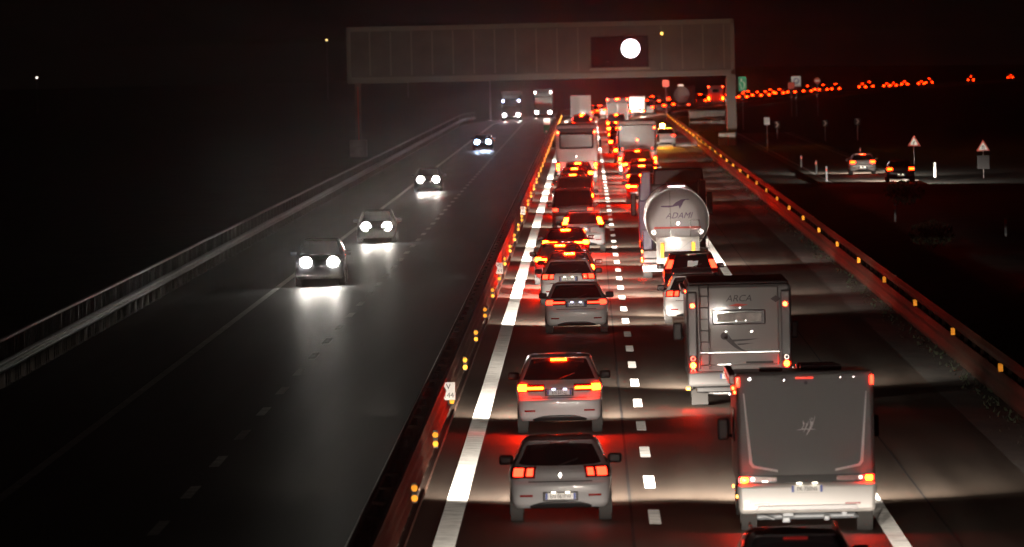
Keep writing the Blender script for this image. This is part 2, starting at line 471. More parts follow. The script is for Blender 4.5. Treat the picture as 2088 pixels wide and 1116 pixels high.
# weeds and bushes
random.seed(3)
mb = MB()
for i in range(3000):
    y = 118 + 560 * random.random() ** 1.5; x = random.choice((9.0, 9.2, 9.3, 9.75, 10.2)) + random.gauss(0, .16)
    h = random.uniform(.03, .16) * (1.0 if x > 9.6 else .75); a = random.uniform(0, 6.28); w = .02 + .03 * random.random()
    lx, ly = math.cos(a), math.sin(a); q = random.uniform(-.1, .1); zz = zr(9) + .0
    mb.add([(x - lx * w, y - ly * w, zz), (x + lx * w, y + ly * w, zz), (x + q, y + q, zz + h)], [[0, 1, 2]])
o = mb.build("grass", 'grass'); o["kind"] = "stuff"; tag(o, "low weeds and grass growing along the foot of the right guard rail", "grass")
def bush(x, y, z, r, label):
    t = thing("bush", label, "bush", (x, y, z), 0, "dark bushes on the bank beyond the guard rail")
    mb = MB()
    for i in range(620):
        v = Vector((random.gauss(0, 1), random.gauss(0, 1), random.gauss(0, 1))).normalized() * (random.random() ** .45)
        c = Vector((v.x * r * 1.3, v.y * r, max(0, v.z * r * .8 + r * .7))); a = random.uniform(.05, .13) * (.6 + r * .4)
        e = Euler((random.uniform(0, 3), random.uniform(0, 3), random.uniform(0, 6))).to_matrix()
        mb.add([c + e @ Vector(p) for p in ((-a, 0, 0), (0, -a * .5, .01), (a, 0, 0), (0, a * .5, .01))], [[0, 1, 2, 3]])
    mb.build("foliage", 'grass', t)
    st = MB()
    for i in range(4): st.cyl((0, 0, -.2), (random.uniform(-r, r) * .5, random.uniform(-r, r) * .5, r * .9), .03, .01, n=6)
    st.build("stem", 'corten', t)
for i, (x, y, r) in enumerate([(13.2, 330, .7), (15.5, 420, .8), (13.4, 250, .6)]):
    bush(x, y, .15, r, ["dark bush on the bank farthest from the exit road", "round dark bush on the bank at half distance to the exit road", "low dark bush just before the exit road", "low dark bush in front of the black car on the exit road", "dark bush right of the white delineator post", "dark bush close behind the guard rail beside the campers"][(i + 1) % 6])

# ------------------------------------------------------------------ gantry
gt = thing("sign_gantry", "wide grey overhead motorway gantry spanning both carriageways with a lit white disc", "gantry", (-3.5, 762, 0))
GX0, GX1, GZ0, GZ1 = -17.7, 16.6, 5.75, 10.65
mb = MB()
mb.box(((GX0 + GX1) / 2 , .9, (GZ0 + GZ1) / 2), (GX1 - GX0, 1.5, GZ1 - GZ0 - .2), .05)
mb.build("beam_box", 'gantry', gt)
tr = MB()
tr.box(((GX0 + GX1) / 2, .1, GZ1 - .12), (GX1 - GX0 + .3, .25, .42), .03)
tr.box(((GX0 + GX1) / 2, .1, GZ0 + .2), (GX1 - GX0 + .3, .25, .55), .03)
tr.box((GX0, .1, (GZ0 + GZ1) / 2), (.35, .25, GZ1 - GZ0), .03); tr.box((GX1, .1, (GZ0 + GZ1) / 2), (.35, .25, GZ1 - GZ0), .03)
tr.build("frame", 'gantry_dark', gt)
x = GX0 + 1.9; i = 0
while x < GX1 - .4:
    if not (3.4 < x < 9.3): MB().box((x, .08, 8.3), (.11, .18, 3.9)).build("rib", 'gantry_dark', gt)
    x += 1.86
dp = MB().box((6.5, -.08, 8.0), (5.1, .34, 2.75), .04).build("display_panel", 'display', gt)
MB().box((6.5, -.12, 6.5), (5.4, .5, .2), .02).build("display_sill", 'gantry_dark', gt)
MB().disc((7.48, -.29, 8.28), .83, .03, n=48).build("lit_disc", 'led', gt)
MB().box((5.4, -.26, 7.15), (.25, .02, .05)).build("status_light", 'gantry', gt)
MB().cyl((10.3, -.06, 9.55), (10.3, .1, 9.55), .11, n=12).build("signal_lamp", 'ambsmall', gt)
for sx, x0, x1 in ((-1, -16.9, -17.0), (1, 16.2, 16.4)):
    z0 = -1.0
    MB().box((x1, .9, (GZ0 + z0) / 2), (.85 if sx > 0 else .5, 1.0, GZ0 - z0), .04).build("leg", 'gantry_dark', gt)
    MB().box((x1 - sx * (.46 if sx > 0 else .05), .36, 2.6), (.06, .06, 5.6)).build("leg_edge_reflection", 'sign_red', gt)  # red strip painted in for lamps reflecting off the leg edge
    MB().box((x1 - (.5 if sx > 0 else 0), .2, -.1), (1.3 + .2, 2.4, 1.5), .05).build("plinth", 'concrete', gt)
MB().box((16.0, -1.03, -.1), (.07, .02, .9)).build("plinth_marker", 'sign_red', gt)

# ------------------------------------------------------------------ cars
def cr(a, b, c, d, t):
    return .5 * ((2 * b) + (-a + c) * t + (2 * a - 5 * b + 4 * c - d) * t * t + (-a + 3 * b - 3 * c + d) * t ** 3)
class Loft:
    """closed rings (rear at y=0, front at y=L): each level = zr, yr, zf, yf, half width, corner radius"""
    def __init__(s, lv, bow=.07): s.lv = lv; s.n = len(lv); s.bow = bow; s.L = max(l[3] for l in lv)
    def level(s, k):
        k = max(0, min(s.n - 1 - 1e-6, k)); i = int(k); t = k - i
        g = lambda j: s.lv[max(0, min(s.n - 1, j))]
        a, b, c, d = g(i - 1), g(i), g(i + 1), g(i + 2)
        return [b[q] + (c[q] - b[q]) * t * .5 + .5 * (cr(a[q], b[q], c[q], d[q], t) - b[q]) for q in range(6)]
    def P(s, k, t):
        z0, y0, z1, y1, w, rad = s.level(k)
        t = ((t + 30) % 60) - 30
        sg = 1 if t >= 0 else -1; a = abs(t); xi = w - rad; bow = s.bow
        yrc = y0 + bow * (xi / w) ** 2; yfc = y1 - 2 * bow * (xi / w) ** 2
        if a <= 6: x = xi * a / 6; y = y0 + bow * (x / w) ** 2
        elif a <= 10: g = (a - 6) / 4 * math.pi / 2; x = xi + rad * math.sin(g); y = yrc + rad * (1 - math.cos(g))
        elif a <= 20: x = w; y = yrc + rad + (yfc - yrc - 2 * rad) * (a - 10) / 10
        elif a <= 24: g = (a - 20) / 4 * math.pi / 2; x = xi + rad * math.cos(g); y = yfc - rad * (1 - math.sin(g))
        else: x = xi * (30 - a) / 6; y = y1 - 2 * bow * (x / w) ** 2
        u = 2 * y / s.L - 1; x *= 1 - .05 * u * u
        h = max(0, min(1, (y - y0) / max(.01, y1 - y0))); h = h * h * (3 - 2 * h)
        return Vector((sg * x, y, z0 + (z1 - z0) * h))
    def N(s, k, t):
        e = .05; a = s.P(k + e, t) - s.P(k - e, t); b = s.P(k, t + e * 4) - s.P(k, t - e * 4)
        n = b.cross(a); return n.normalized() if n.length > 1e-9 else Vector((0, 0, 1))
    def kz(s, z):
        lo, hi = 0.0, s.n - 1.0
        for _ in range(30):
            m = (lo + hi) / 2
            if s.level(m)[0] < z: lo = m
            else: hi = m
        return lo
    def body(s, sub=3, nt=60):
        mb = MB(); K = (s.n - 1) * sub + 1; vs = []; fs = []
        for i in range(K):
            for j in range(nt): vs.append(s.P(min(i / sub, s.n - 1 - 1e-5), j * 60.0 / nt))
        for i in range(K - 1):
            for j in range(nt): fs.append([i * nt + j, i * nt + (j + 1) % nt, (i + 1) * nt + (j + 1) % nt, (i + 1) * nt + j])
        c = sum((Vector(v) for v in vs[-nt:]), Vector()) / nt; c.z += .012
        vs.append(c); q = len(vs) - 1
        for j in range(nt): fs.append([(K - 1) * nt + j, (K - 1) * nt + (j + 1) % nt, q])
        fs.append(list(range(nt))[::-1])
        return mb.add(vs, fs, 0, True)
    def patch(s, k0, k1, t0, t1, o=.006, nk=6, nt=10, mb=None, shape=None):
        mb = mb or MB(); vs = []; fs = []
        for i in range(nk + 1):
            for j in range(nt + 1):
                u, v = i / nk, j / nt; a0, a1, b0, b1 = k0, k1, t0, t1
                if shape: u, v = shape(u, v)
                k = k0 + (k1 - k0) * u; t = t0 + (t1 - t0) * v
                vs.append(s.P(k, t) + s.N(k, t) * o)
        w = nt + 1
        for i in range(nk):
            for j in range(nt): fs.append([i * w + j, i * w + j + 1, (i + 1) * w + j + 1, (i + 1) * w + j])
        ring = [j for j in range(w)] + [i * w + nt for i in range(1, nk + 1)] + [nk * w + j for j in range(nt - 1, -1, -1)] + [i * w for i in range(nk - 1, 0, -1)]
        base = len(vs)
        cen = sum((Vector(v) for v in vs), Vector()) / len(vs)
        for r in ring:
            i, j = divmod(r, w); u, v = i / nk, j / nt
            if shape: u, v = shape(u, v)
            k = k0 + (k1 - k0) * u; t = t0 + (t1 - t0) * v
            vs.append(s.P(k, t) - s.N(k, t) * .012)
        m = len(ring)
        for q in range(m): fs.append([ring[q], base + q, base + (q + 1) % m, ring[(q + 1) % m]])
        return mb.add(vs, fs, 0, True)

def shape_levels(kind):
    if kind == 'hatch':
        L, w = 4.1, .875
        lv = [(.25, .16, .22, L - .14, .78, .16), (.33, .05, .32, L - .03, .845, .2), (.50, .0, .50, L, .87, .22), (.66, .0, .62, L - .02, .88, .24), (.72, .05, .68, L - .08, .885, .25), (.89, .07, .78, L - .3, .88, .27), (.96, .13, .92, L - 1.05, .84, .26), (1.01, .20, .98, L - 1.2, .80, .25), (1.27, .43, 1.29, L - 1.75, .67, .2), (1.37, .50, 1.37, L - 1.95, .62, .2), (1.43, .70, 1.43, L - 2.15, .53, .25)]
    elif kind == 'suv':
        L, w = 4.5, .90
        lv = [(.28, .16, .26, L - .16, .82, .16), (.36, .04, .36, L - .03, .885, .18), (.55, .0, .55, L, .90, .2), (.72, .0, .70, L - .02, .905, .22), (.78, .06, .76, L - .08, .91, .24), (1.02, .08, .95, L - .22, .905, .25), (1.12, .14, 1.08, L - 1.1, .87, .24), (1.18, .19, 1.15, L - 1.2, .84, .24), (1.50, .38, 1.50, L - 1.75, .70, .2), (1.59, .44, 1.58, L - 1.95, .66, .18), (1.645, .60, 1.63, L - 2.2, .57, .25)]
    elif kind == 'estate':
        L, w = 4.7, .91
        lv = [(.24, .16, .22, L - .14, .80, .16), (.31, .05, .30, L - .03, .87, .2), (.48, .0, .48, L, .90, .22), (.66, .0, .60, L - .02, .905, .24), (.72, .05, .66, L - .08, .91, .25), (.94, .07, .76, L - .3, .90, .27), (1.0, .13, .94, L - 1.15, .86, .26), (1.05, .2, 1.0, L - 1.3, .82, .25), (1.32, .55, 1.32, L - 1.9, .68, .2), (1.39, .64, 1.38, L - 2.1, .63, .2), (1.435, .9, 1.43, L - 2.35, .54, .25)]
    elif kind == 'van':
        L, w = 5.0, .95
        lv = [(.28, .12, .26, L - .14, .86, .12), (.36, .03, .36, L - .03, .92, .14), (.55, .0, .55, L, .945, .14), (.72, .0, .75, L - .04, .95, .14), (.80, .03, .85, L - .12, .95, .14), (1.02, .04, 1.0, L - .35, .95, .14), (1.12, .05, 1.15, L - .95, .94, .14), (1.2, .06, 1.22, L - 1.05, .93, .14), (1.72, .14, 1.72, L - 1.6, .86, .14), (1.86, .18, 1.86, L - 1.75, .82, .14), (1.93, .3, 1.92, L - 1.95, .72, .2)]
    return Loft(lv, .075 if kind != 'van' else .035)

def wheels(root, xs, y0, y1, r=.32, wd=.21, near=True):
    for y in (y0, y1):
        for sg in (-1, 1):
            mb = MB(); x = sg * xs
            mb.cyl((x - wd / 2, y, r), (x + wd / 2, y, r), r * .96, n=20)
            mb.cyl((x - wd * .42, y, r), (x + wd * .42, y, r), r, n=20)
            if near:
                for q in (-.25, 0, .25): mb.cyl((x + q * wd - .008, y, r), (x + q * wd + .008, y, r), r + .004, n=20)
            wo = mb.build("wheel", 'rubber', root)
            if near:
                MB().cyl((x + sg * wd * .45, y, r), (x + sg * (wd * .5 + .012), y, r), r * .66, r * .6, n=16).build("rim", 'steel', wo)

CARK = {}
def car(name, label, x, d, kind='hatch', paint='silver', lamps='brake', style='block', plate=None, bar=True, group=None, cool=False, near=True, head=True, oncoming=False, headmat='head', cat='car', rails=False, col=(1, .87, .74), main=None, spill=None, badge=False, yaw=0.0, mir=True, z=None, plit=True):
    key = kind
    if key not in CARK: CARK[key] = shape_levels(kind)
    lf = CARK[key]; L = lf.L; lvl = lf.lv
    yy = d; xx = x
    zz = zr(x) if z is None else z
    rz = -math.atan(slope(d)) + yaw
    ox = off(d)
    if oncoming: root = thing(name, label, cat, (x + off(d + L), d + L, zz), math.pi, group)
    else: root = thing(name, label, cat, (x + ox, d, zz), rz, group)
    # body (shared mesh per kind)
    body = lf.body(3 if near else 2, 60 if near else 30).build("body", paint, root)
    kwin = lambda z: lf.kz(z)
    zb, zt = lvl[6][0], lvl[9][0]
    hv = lvl[-1][0]
    sm = .34 if kind == 'hatch' else .12
    def bowed(u, v):
        q = abs(2 * v - 1) ** 2.6; return (u + sm * q * (1 - u) - .10 * q * u, .5 + (v - .5) * (1 - .06 * u))
    lf.patch(6.2 if kind == 'hatch' else 6.35, 8.55 if kind == 'hatch' else 8.85, -8.0, 8.0, .006, 8, 20, shape=bowed).build("rear_window", 'glass', root)
    if near:
        for sg in (-1, 1):
            mb = lf.patch(6.6, 8.7, sg * 11.6, sg * 15.4, .005, 4, 6); lf.patch(6.6, 8.7, sg * 15.7, sg * 19.2, .005, 4, 6, mb=mb)
            mb.build("side_window", 'glass', root)
        lf.patch(6.4, 8.8, 23, 37, .005, 5, 12).build("windscreen", 'glass', root)
    # bumper trim below
    zlow = lvl[1][0]
    if near:
        mb = MB()
        lf.patch(.05, 1.25, -5.2, 5.2, .012, 4, 14, mb=mb, shape=lambda u, v: (u * (1 - .55 * abs(2 * v - 1) ** 4), v)).build("bumper_trim", 'black', root)
        for sg in (-1, 1):
            lf.patch(kwin(zlow + .12), kwin(zlow + .155), sg * 4.6, sg * 6.9, .01, 2, 5).build("reflector", 'lens', root)
        # tailgate cut lines
        lf.patch(kwin(lvl[4][0] - .025), kwin(lvl[4][0] - .01), -5.4, 5.4, .003, 1, 16).build("tailgate_gap", 'black', root)
    strong = d > 275
    lm = {'brake': 'brake2' if strong else 'brake', 'run': 'run', 'dim': 'dimred', 'mid': 'farbrake'}[lamps]
    zl = lvl[5][0]
    for sg in (-1, 1):
        if style == 'block':
            hous = lf.patch(kwin(zl - .13), kwin(zl + .07), sg * 4.3, sg * 9.2, .008, 4, 10).build("tail_light", 'lens', root)
            lf.patch(kwin(zl - .09), kwin(zl + .03), sg * 4.75, sg * 5.8, .016, 3, 4).build("inner_lamp", lm, hous)
            lf.patch(kwin(zl - .095), kwin(zl + .035), sg * 6.4, sg * 8.2, .016, 3, 6).build("outer_lamp", lm, hous)
        elif style == 'bar':
            hous = lf.patch(kwin(zl - .12), kwin(zl + .03), sg * 3.0, sg * 9.6, .008, 4, 14).build("tail_light", 'lens', root)
            lf.patch(kwin(zl - .075), kwin(zl - .025), sg * 3.2, sg * 9.0, .016, 2, 12).build("inner_lamp", 'run' if lm == 'run' else lm, hous)
            lf.patch(kwin(zl - .11), kwin(zl + .02), sg * 6.6, sg * 8.8, .018, 3, 6).build("outer_lamp", lm, hous)
        elif style == 'tall':
            hous = lf.patch(kwin(zl - .05), kwin(zt - .05), sg * 6.2, sg * 9.2, .008, 8, 6).build("tail_light", 'lens', root)
            lf.patch(kwin(zl + .10), kwin(zl + .36), sg * 6.5, sg * 8.8, .016, 6, 4).build("outer_lamp", lm, hous)
        else:
            lf.patch(kwin(zl - .11), kwin(zl + .03), sg * 5.2, sg * 8.6, .014, 3, 6).build("tail_light", lm, root)
    if bar:
        ztop = lvl[9][0] - (.05 if kind != 'hatch' else .02)
        bl = {'brake': 'bar2' if strong else 'bar', 'run': 'lens', 'dim': 'lens', 'mid': 'farbrake'}[lamps]
        yb = lf.P(kwin(ztop), 0).y
        MB().box((0, yb - .015, ztop + .015), (.34 if kind != 'van' else .26, .05, .045), .01).build("high_brake_light", bl, root)
    if near:
        MB().box((0, lf.P(9.0, 0).y + .02, lvl[9][0] + .022), (lvl[9][4] * 1.75, .22, .03), .012, taper=lambda c: (c.x * (1 - .12 * (c.y > 0)), c.y, c.z - .014 * (abs(c.x) > .1) * 1)).build("spoiler", paint, root)
    if near and kind != 'van':
        k0 = 6.55; a = lf.P(k0, 0); b = lf.P(7.3, 3.6); MB().cyl((a.x, a.y - .03, a.z), (b.x, b.y - .03, b.z), .012, n=6).build("rear_wiper", 'black', root)
    if plate is not None:
        zp = {'hatch': .60, 'suv': .88, 'estate': .84, 'van': .86}[kind] if kind != 'hatch' else .455
        yp = min(lf.P(kwin(zp - .06), 0).y, lf.P(kwin(zp + .06), 0).y) - .012
        MB().box((0, yp + .004, zp), (.60, .016, .16), .01).build("plate_recess", 'black', root)
        pl = MB().box((0, yp - .008, zp), (.52, .012, .11), .004).build("number_plate", 'plate', root)
        for sx in (-.237, .237): MB().box((sx, yp - .016, zp), (.04, .006, .105)).build("blue_band", 'blue', pl)
        if plate: text(plate, .098, 'logo_dark', pl, (0, yp - .018, zp - .002), sx=.80)
        if plit:
            MB().box((0, yp - .02, zp + .085), (.46, .03, .018), .004).build("plate_visor", paint, root)
            for sx in (-.12, .12):
                MB().box((sx, yp - .026, zp + .068), (.07, .03, .014), .003).build("plate_lamp", 'platelamp_cool' if cool else 'platelamp', root)
    wheels(root, lvl[3][4] - .125, .72, L - .85, .315 if kind != 'suv' else .35, near=near)
    if mir and near:
        for sg in (-1, 1):
            xm = lvl[6][4] + .10; ym = L - 1.75; zm = lvl[6][0] + .02
            mb = MB(); mb.box((sg * xm, ym, zm), (.24, .13, .17), .045, 3); mb.cyl((sg * (xm - .2), ym + .02, zm - .05), (sg * xm, ym + .01, zm - .03), .025, n=8)
            mb.build("door_mirror", paint if paint not in ('white', 'silver', 'warmsilver') else 'black', root)
    if rails:
        for sg in (-1, 1):
            xr = lvl[9][4] * .93
            MB().tube([(sg * xr, .75, hv - .02), (sg * xr, .85, hv + .035), (sg * xr, L - 2.2, hv + .035), (sg * xr, L - 2.05, hv - .02)], .018).build("roof_rail", 'chrome', root)
    if badge:
        zb_ = lvl[5][0] - .08
        yb_ = lf.P(kwin(zb_), 0).y - .012
        MB().prism([(0, zb_ + .055), (.034, zb_), (0, zb_ - .055), (-.034, zb_)], yb_ - .006, yb_ + .012).build("badge", 'chrome', root)
    # headlamps
    if near or oncoming:
        kf = lf.kz(lvl[4][0])
        for sg in (-1, 1):
            if oncoming:
                a = lf.P(4.6, sg * 25.4); h = MB(); h.cyl((a.x, a.y - .25, a.z), (a.x, a.y - .10, a.z), .17, .17, n=20, caps=False)
                hs = h.build("headlight", 'black', root)
                q = [(a.x + .20 * math.cos(2 * math.pi * j / 20), a.y + .06 - .15 * math.sin(2 * math.pi * j / 20), a.z + .18 * math.sin(2 * math.pi * j / 20)) for j in range(20)]
                MB().add(q, [list(range(20))]).build("lamp_lens", headmat, hs)
            else:
                lf.patch(3.9, 5.0, sg * 22.0, sg * 26.0, .008, 3, 6).build("headlight", 'headoff', root)
    if head:
        beams(root, .62, L + .03, .66 if kind != 'suv' else .74, col, main, spill, both=near and d < 300)
        if oncoming:
            for sg in (-1, 1):
                a = lf.P(4.6, sg * 25.4); spot(root, (a.x, a.y + .26, a.z), GLARE, col, -1.5, 12, 8, 1.0)
    return root

LG = "cars queueing in the left lane"; RG = "vehicles queueing in the right lane"
car("hatchback", "silver hatchback nearest the camera in the left lane with white lit number plate", -.60, 145.0, 'hatch', 'silver', 'run', 'block', "EN 061FW", group=LG, badge=True)
car("family_car", "silver sport utility car braking just ahead of the nearest hatchback", -.72, 178.8, 'suv', 'silver', 'brake', 'bar', "EN 531ZJ", group=LG, cool=True)
car("family_car", "white estate car with dark tailgate window and cool lit plate, third in left lane", -.44, 243.0, 'estate', 'white', 'run', 'bar', "FA 381TK", group=LG, cool=True, bar=False)
car("family_car", "white car just ahead of the third car in the left lane, pale rear arch line", -.72, 270.5, 'estate', 'white', 'run', 'block', "FB 407GL", group=LG, bar=False)
car("family_car", "dark red braking car fifth in the left lane, high lamp right of centre", -.70, 282.0, 'estate', 'darkred', 'brake', 'block', "", group=LG)
car("family_car", "dark car braking sixth in the left lane, standing nearest to the median", -1.05, 294.0, 'estate', 'darkred', 'brake', 'bar', "", group=LG)
car("family_car", "dark braking car seventh in the left lane behind the silver van", -.92, 320.0, 'estate', 'darkred', 'brake', 'bar', "", group=LG)
car("family_car", "silver car with curved lamp standing rightmost in the left lane, beside the dashes", -.28, 343.0, 'suv', 'silver', 'brake', 'tall', "", group=LG, bar=False, head=True)
car("minivan", "tall dark red van in the middle of the left queue with dark rear window", -.75, 383.0, 'van', 'darkred', 'run', 'simple', None, group=LG, bar=False)
car("minivan", "dark van with two bright lamps ahead of the tall dark red van", -.70, 420.0, 'van', 'darkred', 'brake', 'simple', None, group=LG, bar=False)
car("family_car", "dark car in the left lane, third behind the grey coach", -.85, 452.0, 'suv', 'darkred', 'brake', 'simple', None, group=LG)
car("family_car", "dark braking car in the left lane, second behind the grey coach", -.80, 476.0, 'suv', 'darkred', 'brake', 'simple', None, group=LG)
car("family_car", "dark braking car directly behind the grey coach in the left lane", -.62, 500.0, 'suv', 'darkred', 'brake', 'simple', None, group=LG)
for i, (x, d, k) in enumerate([(-.9, 620, 'suv'), (-.5, 700, 'van'), (-.3, 780, 'suv'), (-.6, 850, 'van'), (-.5, 905, 'suv')]):
    car("family_car", ["dark car hidden ahead of the grey coach in the left lane", "dark van whose lamps show over the roof of the grey coach", "car with twin lamps seen just above the grey coach roof", "tall van with red lamps behind the pale box lorry", "car close behind the pale box lorry in the left lane"][i], x, d, k, 'darkred', 'brake', 'simple', None, group=LG, near=False, spill=SPILL * (1 if i < 1 else 4))
# right lane
car("family_car", "black car at the bottom edge showing only its roof and rear window", 2.72, 116.2, 'estate', 'blackcar', 'run', 'block', "", group=RG, rails=True, main=MAIN * 1.0, spill=SPILL * 1.15)
car("family_car", "silver estate car half hidden to the left of the camper with the ladder", 3.05, 252.0, 'estate', 'white', 'run', 'block', "", group=RG, rails=True)
car("family_car", "dark car with tall lamps and a pale sheet in its rear window behind the tanker", 3.22, 273.0, 'suv', 'blackcar', 'run', 'tall', None, group=RG, rails=False, spill=SPILL * 2.6)
car("family_car", "dark red car with bright left lamp ahead of the tanker lorry", 2.85, 452.0, 'suv', 'darkred', 'brake', 'bar', None, group=RG)
car("family_car", "dark red braking car second ahead of the tanker lorry", 3.05, 489.0, 'suv', 'darkred', 'brake', 'block', None, group=RG)
car("family_car", "red lit car with roof bars behind the white coach in the right lane", 3.25, 517.0, 'suv', 'darkred', 'brake', 'simple', None, group=RG)
car("minivan", "van close behind the white coach in the right lane with bright high lamp", 3.1, 540.0, 'van', 'redpaint', 'brake', 'simple', None, group=RG)
for i, (x, d, k) in enumerate([(2.75, 620, 'suv'), (2.6, 680, 'van'), (2.65, 740, 'suv'), (2.7, 800, 'suv'), (2.9, 860, 'van')]):
    car("family_car", ["car just ahead of the white coach in the right lane", "van second ahead of the white coach in the right lane", "car third ahead of the white coach in the right lane", "car fourth ahead of the white coach in the right lane", "van between the white coach and the dark box lorry"][i], x, d, k, 'darkred', 'brake', 'simple', None, group=RG, near=False, spill=SPILL * (1 if i < 2 else 5))

# sheet in the rear window of the dark car
sh = thing("paper_sheet", "crumpled pale green sheet lying in the rear window of the dark car", "paper sheet", (3.26, 273.0, zr(3.2)))
MB().prism([(-.17, 1.18), (-.15, 1.36), (-.02, 1.37), (.02, 1.345), (.19, 1.36), (.15, 1.20), (.1, 1.17)], .18, .19).build("sheet", 'stripe', sh)
sh.parent = None

# car below the frame whose headlamps light the hatchback
car("family_car", "grey car following the nearest hatchback in the left lane", -.7, 103.0, 'estate', 'darkgrey', 'run', 'simple', None, group=LG, near=False, spill=SPILL * 1.2)

# ------------------------------------------------------------------ oncoming cars
OG = "oncoming cars with lit headlights"
for x, d, kd, hm, cl, lb in [(-9.65, 303.4, 'suv', 'head', (1, .93, .82), "dark oncoming car nearest the camera, headlights on, leading the oncoming line"),
    (-9.30, 371.5, 'hatch', 'head', (1, .91, .78), "second oncoming car with long beam glare on the road"),
    (-9.62, 511.0, 'hatch', 'head', (1, .90, .76), "third oncoming car with warm white headlights"),
    (-8.97, 727.5, 'estate', 'head_blue', (.66, .82, 1.0), "fourth oncoming car with bluish headlights below the gantry")]:
    car("oncoming_car", lb, x, d, kd, 'blackcar', 'run', 'simple', None, oncoming=True, headmat=hm, group=OG, col=cl, main=ON_MAIN, spill=ON_SPILL, bar=False)

# ------------------------------------------------------------------ big vehicles
def lorry_wheels(root, pairs, xs, r=.5, wd=.3):
    for y in pairs:
        for sg in (-1, 1):
            mb = MB(); x = sg * xs; mb.cyl((x - wd / 2, y, r), (x + wd / 2, y, r), r * .97, n=24); mb.cyl((x - wd * .4, y, r), (x + wd * .4, y, r), r, n=24)
            w = mb.build("wheel", 'rubber', root)
            MB().cyl((x + sg * wd * .4, y, r), (x + sg * wd * .52, y, r), r * .55, r * .5, n=16).build("rim", 'steel', w)

def plate_on(root, x, y, z, s, w=.52):
    pl = MB().box((x, y, z), (w, .012, .12), .004).build("number_plate", 'plate', root)
    for sx in (-w / 2 + .022, w / 2 - .022): MB().box((x + sx, y - .008, z), (.042, .006, .115)).build("blue_band", 'blue', pl)
    if s: text(s, .10, 'logo_dark', pl, (x, y - .011, z - .002), sx=.82)
    for sx in (-.13, .13): MB().box((x + sx, y - .03, z + .095), (.09, .035, .02), .004).build("plate_lamp", 'platelamp', root)
    return pl

